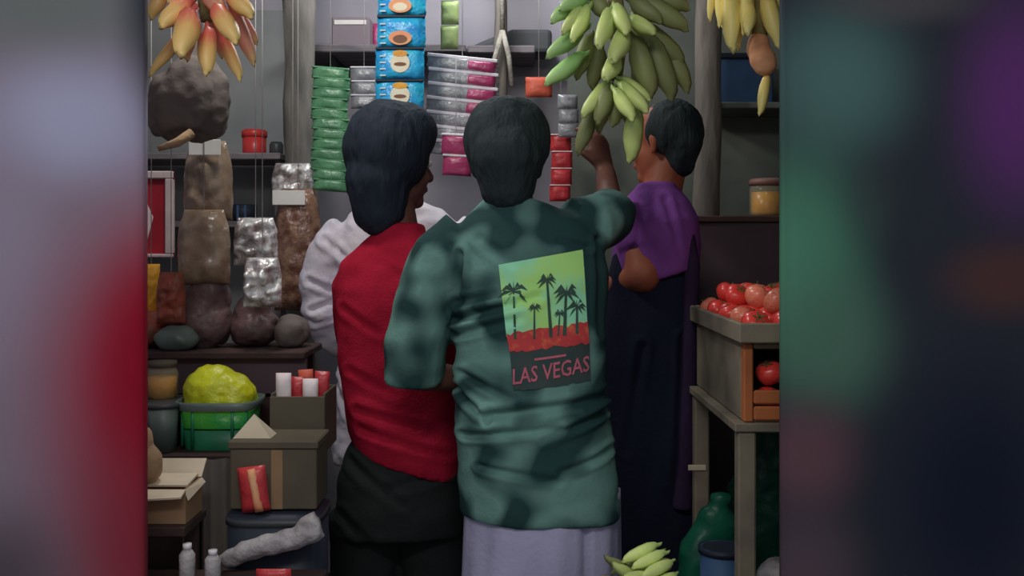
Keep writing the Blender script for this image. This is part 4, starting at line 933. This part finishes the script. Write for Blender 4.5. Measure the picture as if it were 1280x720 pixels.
def palm(cx, cy, trunk_to, R_, seed, n=9, tw=2.2):
    mb = MB(); rnd = random.Random(seed)
    def poly(pts): mb.add([lay(x, y, .0052) for x, y in pts], [tuple(range(len(pts)))])
    x1, y1 = trunk_to; seg = 6
    for k in range(seg):
        a_, b_ = k / seg, (k + 1) / seg; xa_, ya_, xb_, yb_ = cx + (x1 - cx) * a_, cy + (y1 - cy) * a_, cx + (x1 - cx) * b_, cy + (y1 - cy) * b_
        poly([(xa_ - tw * (.6 + .4 * a_), ya_), (xb_ - tw * (.6 + .4 * b_), yb_), (xb_ + tw * (.6 + .4 * b_), yb_), (xa_ + tw * (.6 + .4 * a_), ya_)])
    for k in range(n):
        t = PI * (k / (n - 1)) * 1.5 - PI * .25 + rnd.uniform(-.15, .15); L_ = R_ * rnd.uniform(.75, 1.1); dx, dy = math.cos(t) * L_, -math.sin(t) * L_ * .7
        mid = (cx + dx * .55, cy + dy * .75 - R_ * .06); tip = (cx + dx, cy + dy + R_ * .28); wd = R_ * .13
        poly([(cx - wd * .4, cy), (mid[0], mid[1] + wd), tip, (mid[0], mid[1] - wd), (cx + wd * .4, cy)])
    return subpart(obj('print_palm', mb, 'print_dark', man, False))
palm(684, 350, (689, 422), 14, 1); palm(642, 364, (644, 424), 20, 2, tw=1.6); palm(708, 366, (706, 420), 19, 3, tw=2.4); palm(722, 384, (722, 418), 15, 4, tw=2); palm(668, 384, (668, 424), 9, 5, tw=1.4); palm(700, 392, (698, 420), 8, 6, tw=1.2)
def text_mb(txt, tl, tr, hpx, off):
    cu = bpy.data.curves.new('t', 'FONT'); cu.body = txt; cu.size = 1; cu.resolution_u = 2; cu.offset = .012
    o = bpy.data.objects.new('t', cu); col.objects.link(o); dg = bpy.context.evaluated_depsgraph_get(); dg.update()
    m_ = bpy.data.meshes.new_from_object(o.evaluated_get(dg)); bpy.data.objects.remove(o); bpy.data.curves.remove(cu)
    bm = bmesh.new(); bm.from_mesh(m_); bmesh.ops.triangulate(bm, faces=bm.faces)
    bmesh.ops.subdivide_edges(bm, edges=[e for e in bm.edges if e.calc_length() > .15], cuts=2); bmesh.ops.triangulate(bm, faces=bm.faces)
    bm.verts.index_update(); xs = [v.co.x for v in bm.verts]; ys = [v.co.y for v in bm.verts]; x0, x1, y0, y1 = min(xs), max(xs), min(ys), max(ys)
    mb = MB(); vs_ = []
    for v in bm.verts:
        u = (v.co.x - x0) / (x1 - x0); t = (v.co.y - y0) / (y1 - y0); vs_.append(lay(tl[0] + (tr[0] - tl[0]) * u, tl[1] + (tr[1] - tl[1]) * u + hpx * (1 - t), off))
    mb.add(vs_, [[v.index for v in f.verts] for f in bm.faces]); bm.free(); return mb
subpart(obj('print_lettering', text_mb('LAS VEGAS', (641, 461), (738, 446), 20, .0052), 'print_pink', man, False))
subpart(print_patch('print_line', ((668, 448), (708, 443), (708, 446), (668, 451)), 'print_pink', .005, 8, 1))
# pale wrapped lower garment with an overlapping edge
rings_ = []
for i in range(26):
    t = i / 25; z = at(0, 612, D).z * (1 - t) + .14 * t; cx_ = W(678, 0, D).x * (1 - t) + .06 * t; rg = []
    for k in range(96):
        a_ = 2 * PI * k / 96; rx, ry = .182 + .012 * t, .145 + .02 * t; px_ = math.cos(a_)
        step = .012 if (-.52 * PI + 2 * PI) % (2 * PI) - .0 < a_ % (2 * PI) < 1.75 * PI else 0
        fold = (.004 * math.sin(a_ * 9 + 1 + t) + .003 * math.sin(a_ * 17 + 2 * t)) * (.4 + t) - .016 * math.exp(-((a_ - 1.68 * PI) / .05) ** 2)
        rg.append(Vector((cx_ + (rx + fold) * math.cos(a_), D + (ry + fold) * math.sin(a_), z)))
    rings_.append(rg)
obj('wrap', MB().loft(rings_), 'lavender_cotton', man)

# --- left person: red top, dark trousers
D = 2.70
P = dict(base=(-.305, D, 0), head=W(494, 206, D, .02), yaw=.95, neck=W(500, 286, D), shL=W(442, 346, D), shR=W(554, 346, D), hip=W(498, 588, D),
         elL=W(436, 450, D, .08), wrL=W(474, 440, D, .15), handL=((.9, .0, -.2), (0, 0, 1), (0, 1, 0), .6),
         elR=W(560, 450, D, .09), wrR=W(526, 430, D, .15), handR=((-.9, .1, .3), (0, 0, 1), (-1, 0, 0), .6),
         knL=(-.38, D + .02, .45), anL=(-.39, D, .085), knR=(-.2, D + .02, .45), anR=(-.19, D, .085))
man2 = person('person in a red top and black trousers with the head turned right', P, 'skin')
hc = P['head']
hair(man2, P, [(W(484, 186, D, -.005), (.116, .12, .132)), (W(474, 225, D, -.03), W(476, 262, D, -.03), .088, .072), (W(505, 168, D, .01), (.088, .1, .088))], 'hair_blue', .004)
GS = 1.03
garment('sweater', man2, 'red_knit', [
    (W(510, 0, D).x, D, at(0, 578, D).z, .138, .132, {'ax': -.28}), (W(508, 0, D).x, D, at(0, 548, D).z, .146, .134, {'ax': -.2}), (W(503, 0, D).x, D, at(0, 490, D).z, .150, .13), (W(498, 0, D).x, D, at(0, 420, D).z, .156, .126), (W(497, 0, D).x, D, at(0, 360, D).z, .160, .12),
    (W(498, 0, D).x, D, at(0, 330, D).z, .148, .105), (W(500, 0, D).x, D, at(0, 308, D).z, .105, .088), (W(501, 0, D).x, D, at(0, 290, D).z, .066, .07), (W(501, 0, D).x, D, at(0, 280, D).z, .062, .066)],
    [([W(450, 340, D), W(440, 358, D, .01), W(438, 410, D, .06), W(440, 448, D, .08)], [.05, .056, .054, .05]), ([W(440, 448, D, .08), W(470, 442, D, .14)], [.05, .042]),
     ([W(548, 340, D), W(556, 358, D, .01), W(558, 410, D, .07), W(558, 448, D, .09)], [.05, .056, .054, .05]), ([W(558, 448, D, .09), W(532, 432, D, .14)], [.05, .042])],
    crease_fn(2.5, [(420, 390, 470, 420, .006, .010), (440, 520, 520, 540, .008, .010), (445, 545, 560, 580, .008, .009), (430, 470, 490, 500, .005, .010), (520, 360, 470, 330, .004, .010)], .006, (7, 7, 10), 8))
garment('trousers', man2, 'black_trouser', [(W(500, 0, D).x, D, at(0, 662, D).z, .165, .135), (W(502, 0, D).x, D, at(0, 595, D).z, .158, .13), (W(506, 0, D).x, D, at(0, 545, D).z, .134, .12)],
    [([W(460, 640, D), (-.385, D + .01, .45), (-.39, D, .1)], [.105, .092, .075]), ([W(534, 640, D), (-.205, D + .01, .45), (-.19, D, .1)], [.105, .092, .075])],
    crease_fn(2.5, [(430, 590, 500, 640, .008, .012), (560, 600, 480, 620, .008, .012), (420, 660, 470, 700, .006, .012)], .007, (6, 6, 8), 12))

GS = 1.0
# --- person in white, mostly hidden behind the red top
D = 3.1
P = dict(base=(-.34, D, 0), head=W(499, 188, D, .03), yaw=-.1, neck=W(499, 256, D), shL=W(424, 296, D), shR=W(574, 296, D), hip=W(499, 560, D),
         elL=W(396, 392, D, .02), wrL=W(424, 448, D, .14), handL=((.5, .8, -.1), (0, 0, -1), (1, .2, 0), .4),
         elR=W(600, 400, D, .06), wrR=W(570, 440, D, .22), handR=((-.3, .8, .2), (0, 0, -1), (-1, 0, 0), .4),
         knL=(-.42, D, .45), anL=(-.43, D, .085), knR=(-.24, D, .45), anR=(-.23, D, .085))
man3 = person('person in a loose white shirt standing behind the red top', P, 'skin')
hair(man3, P, [((P['head'] + Vector((0, -.015, .025))), (.086, .1, .092)), (W(499, 200, D, -.04), W(499, 220, D, -.04), .066, .05)], 'hair_blue')
garment('shirt', man3, 'white_cotton', [
    (W(500, 0, D).x, D, at(0, 576, D).z, .198, .15), (W(500, 0, D).x, D, at(0, 520, D).z, .194, .145), (W(500, 0, D).x, D, at(0, 450, D).z, .184, .135), (W(499, 0, D).x, D, at(0, 380, D).z, .184, .13), (W(499, 0, D).x, D, at(0, 310, D).z, .19, .12),
    (W(499, 0, D).x, D, at(0, 280, D).z, .172, .105), (W(499, 0, D).x, D, at(0, 260, D).z, .128, .09), (W(499, 0, D).x, D, at(0, 252, D).z, .075, .07), (W(499, 0, D).x, D, at(0, 240, D).z, .064, .064)],
    [([W(432, 288, D), W(416, 302, D), W(400, 350, D, .01), W(395, 396, D, .02)], [.056, .062, .060, .056]), ([W(396, 392, D, .02), W(408, 420, D, .07), W(422, 444, D, .13)], [.056, .05, .042]),
     ([W(566, 288, D), W(582, 302, D), W(598, 350, D, .03), W(600, 398, D, .06)], [.056, .062, .060, .054]), ([W(600, 398, D, .06), W(574, 436, D, .2)], [.054, .042])],
    crease_fn(2.98, [(400, 300, 440, 330, .008, .010), (380, 352, 420, 370, .010, .009), (382, 390, 415, 378, .010, .008), (385, 408, 412, 400, .007, .007), (440, 275, 460, 295, .006, .010), (415, 480, 432, 520, .008, .008)], .009, (10, 10, 14), 20))
garment('trousers', man3, 'black_trouser', [(W(500, 0, D).x, D, at(0, 640, D).z, .165, .13), (W(500, 0, D).x, D, at(0, 540, D).z, .15, .12)],
    [([W(464, 620, D), (-.425, D, .4), (-.43, D, .1)], [.1, .085, .07]), ([W(536, 620, D), (-.245, D, .4), (-.23, D, .1)], [.1, .085, .07])], None)

# --- right person: purple shawl over a navy dress
D = 2.86
P = dict(base=(.40, D, 0), head=W(832, 178, D, .02), yaw=-1.0, neck=W(824, 232, D), shL=W(790, 262, D, -.05), shR=W(838, 262, D, .08), hip=W(815, 520, D), front=(-.84, .54, 0),
         elL=W(797, 342, D, -.12), wrL=W(756, 364, D, .05), elr=.048, handL=((-.7, .6, 0), (0, 0, 1), (.5, .7, 0), .5),
         elR=W(812, 372, D, .16), wrR=W(760, 352, D, .24), handR=((-.8, .4, .1), (0, 0, 1), (-.3, -.8, 0), .5),
         knL=(.37, D - .07, .45), anL=(.36, D - .07, .085), knR=(.42, D + .07, .45), anR=(.43, D + .07, .085))
lady = person('person in a purple shawl and navy dress behind the tomato crate', P, 'skin_warm')
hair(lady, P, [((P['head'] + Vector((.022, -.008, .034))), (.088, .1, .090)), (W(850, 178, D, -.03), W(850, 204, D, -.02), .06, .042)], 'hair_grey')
garment('dress', lady, 'navy_cloth', [
    (.40, D, .12, .155, .16), (.40, D, .45, .155, .15), (W(815, 0, D).x, D, at(0, 560, D).z, .14, .155), (W(814, 0, D).x, D, at(0, 440, D).z, .128, .145), (W(814, 0, D).x, D, at(0, 340, D).z, .118, .13), (W(816, 0, D).x, D, at(0, 275, D).z, .1, .12), (W(822, 0, D).x, D, at(0, 245, D).z, .06, .07)],
    [([W(796, 268, D, -.05), W(795, 300, D, -.08), W(796, 308, D, -.09)], [.044, .046, .044]), ([W(836, 268, D, .08), W(824, 320, D, .13)], [.05, .05])],
    crease_fn(2.78, [(800, 430, 780, 560, .008, .010), (850, 420, 840, 600, .008, .010)], .008, (9, 9, 4), 31))
mbs = garment('shawl', lady, 'purple_cloth', [
    (W(819, 0, D).x, D - .008, at(0, 346, D).z, .118, .142, {'ax': .25}), (W(819, 0, D).x, D - .008, at(0, 315, D).z, .120, .148, {'ax': .15}), (W(820, 0, D).x, D - .006, at(0, 276, D).z, .114, .142, {'ax': .05}), (W(821, 0, D).x, D, at(0, 252, D).z, .092, .108), (W(820, 0, D).x, D, at(0, 236, D).z, .062, .066), (W(822, 0, D).x, D, at(0, 228, D).z, .054, .058)],
    [([W(796, 266, D, -.05), W(795, 290, D, -.075), W(796, 312, D, -.09)], [.062, .066, .062])],
    crease_fn(2.78, [(800, 250, 790, 320, .006, .010), (830, 250, 845, 320, .006, .010)], .006, (9, 9, 6), 41))
obj('shawl_tail', None, 'plum_cloth', lady, mesh=fuse(MB().tube([W(848, 270, D, -.10), W(856, 330, D, -.115), W(852, 440, D, -.12), W(846, 560, D, -.13), W(842, 620, D, -.14)], [.02, .022, .025, .028, .03], 12), .007, 3))
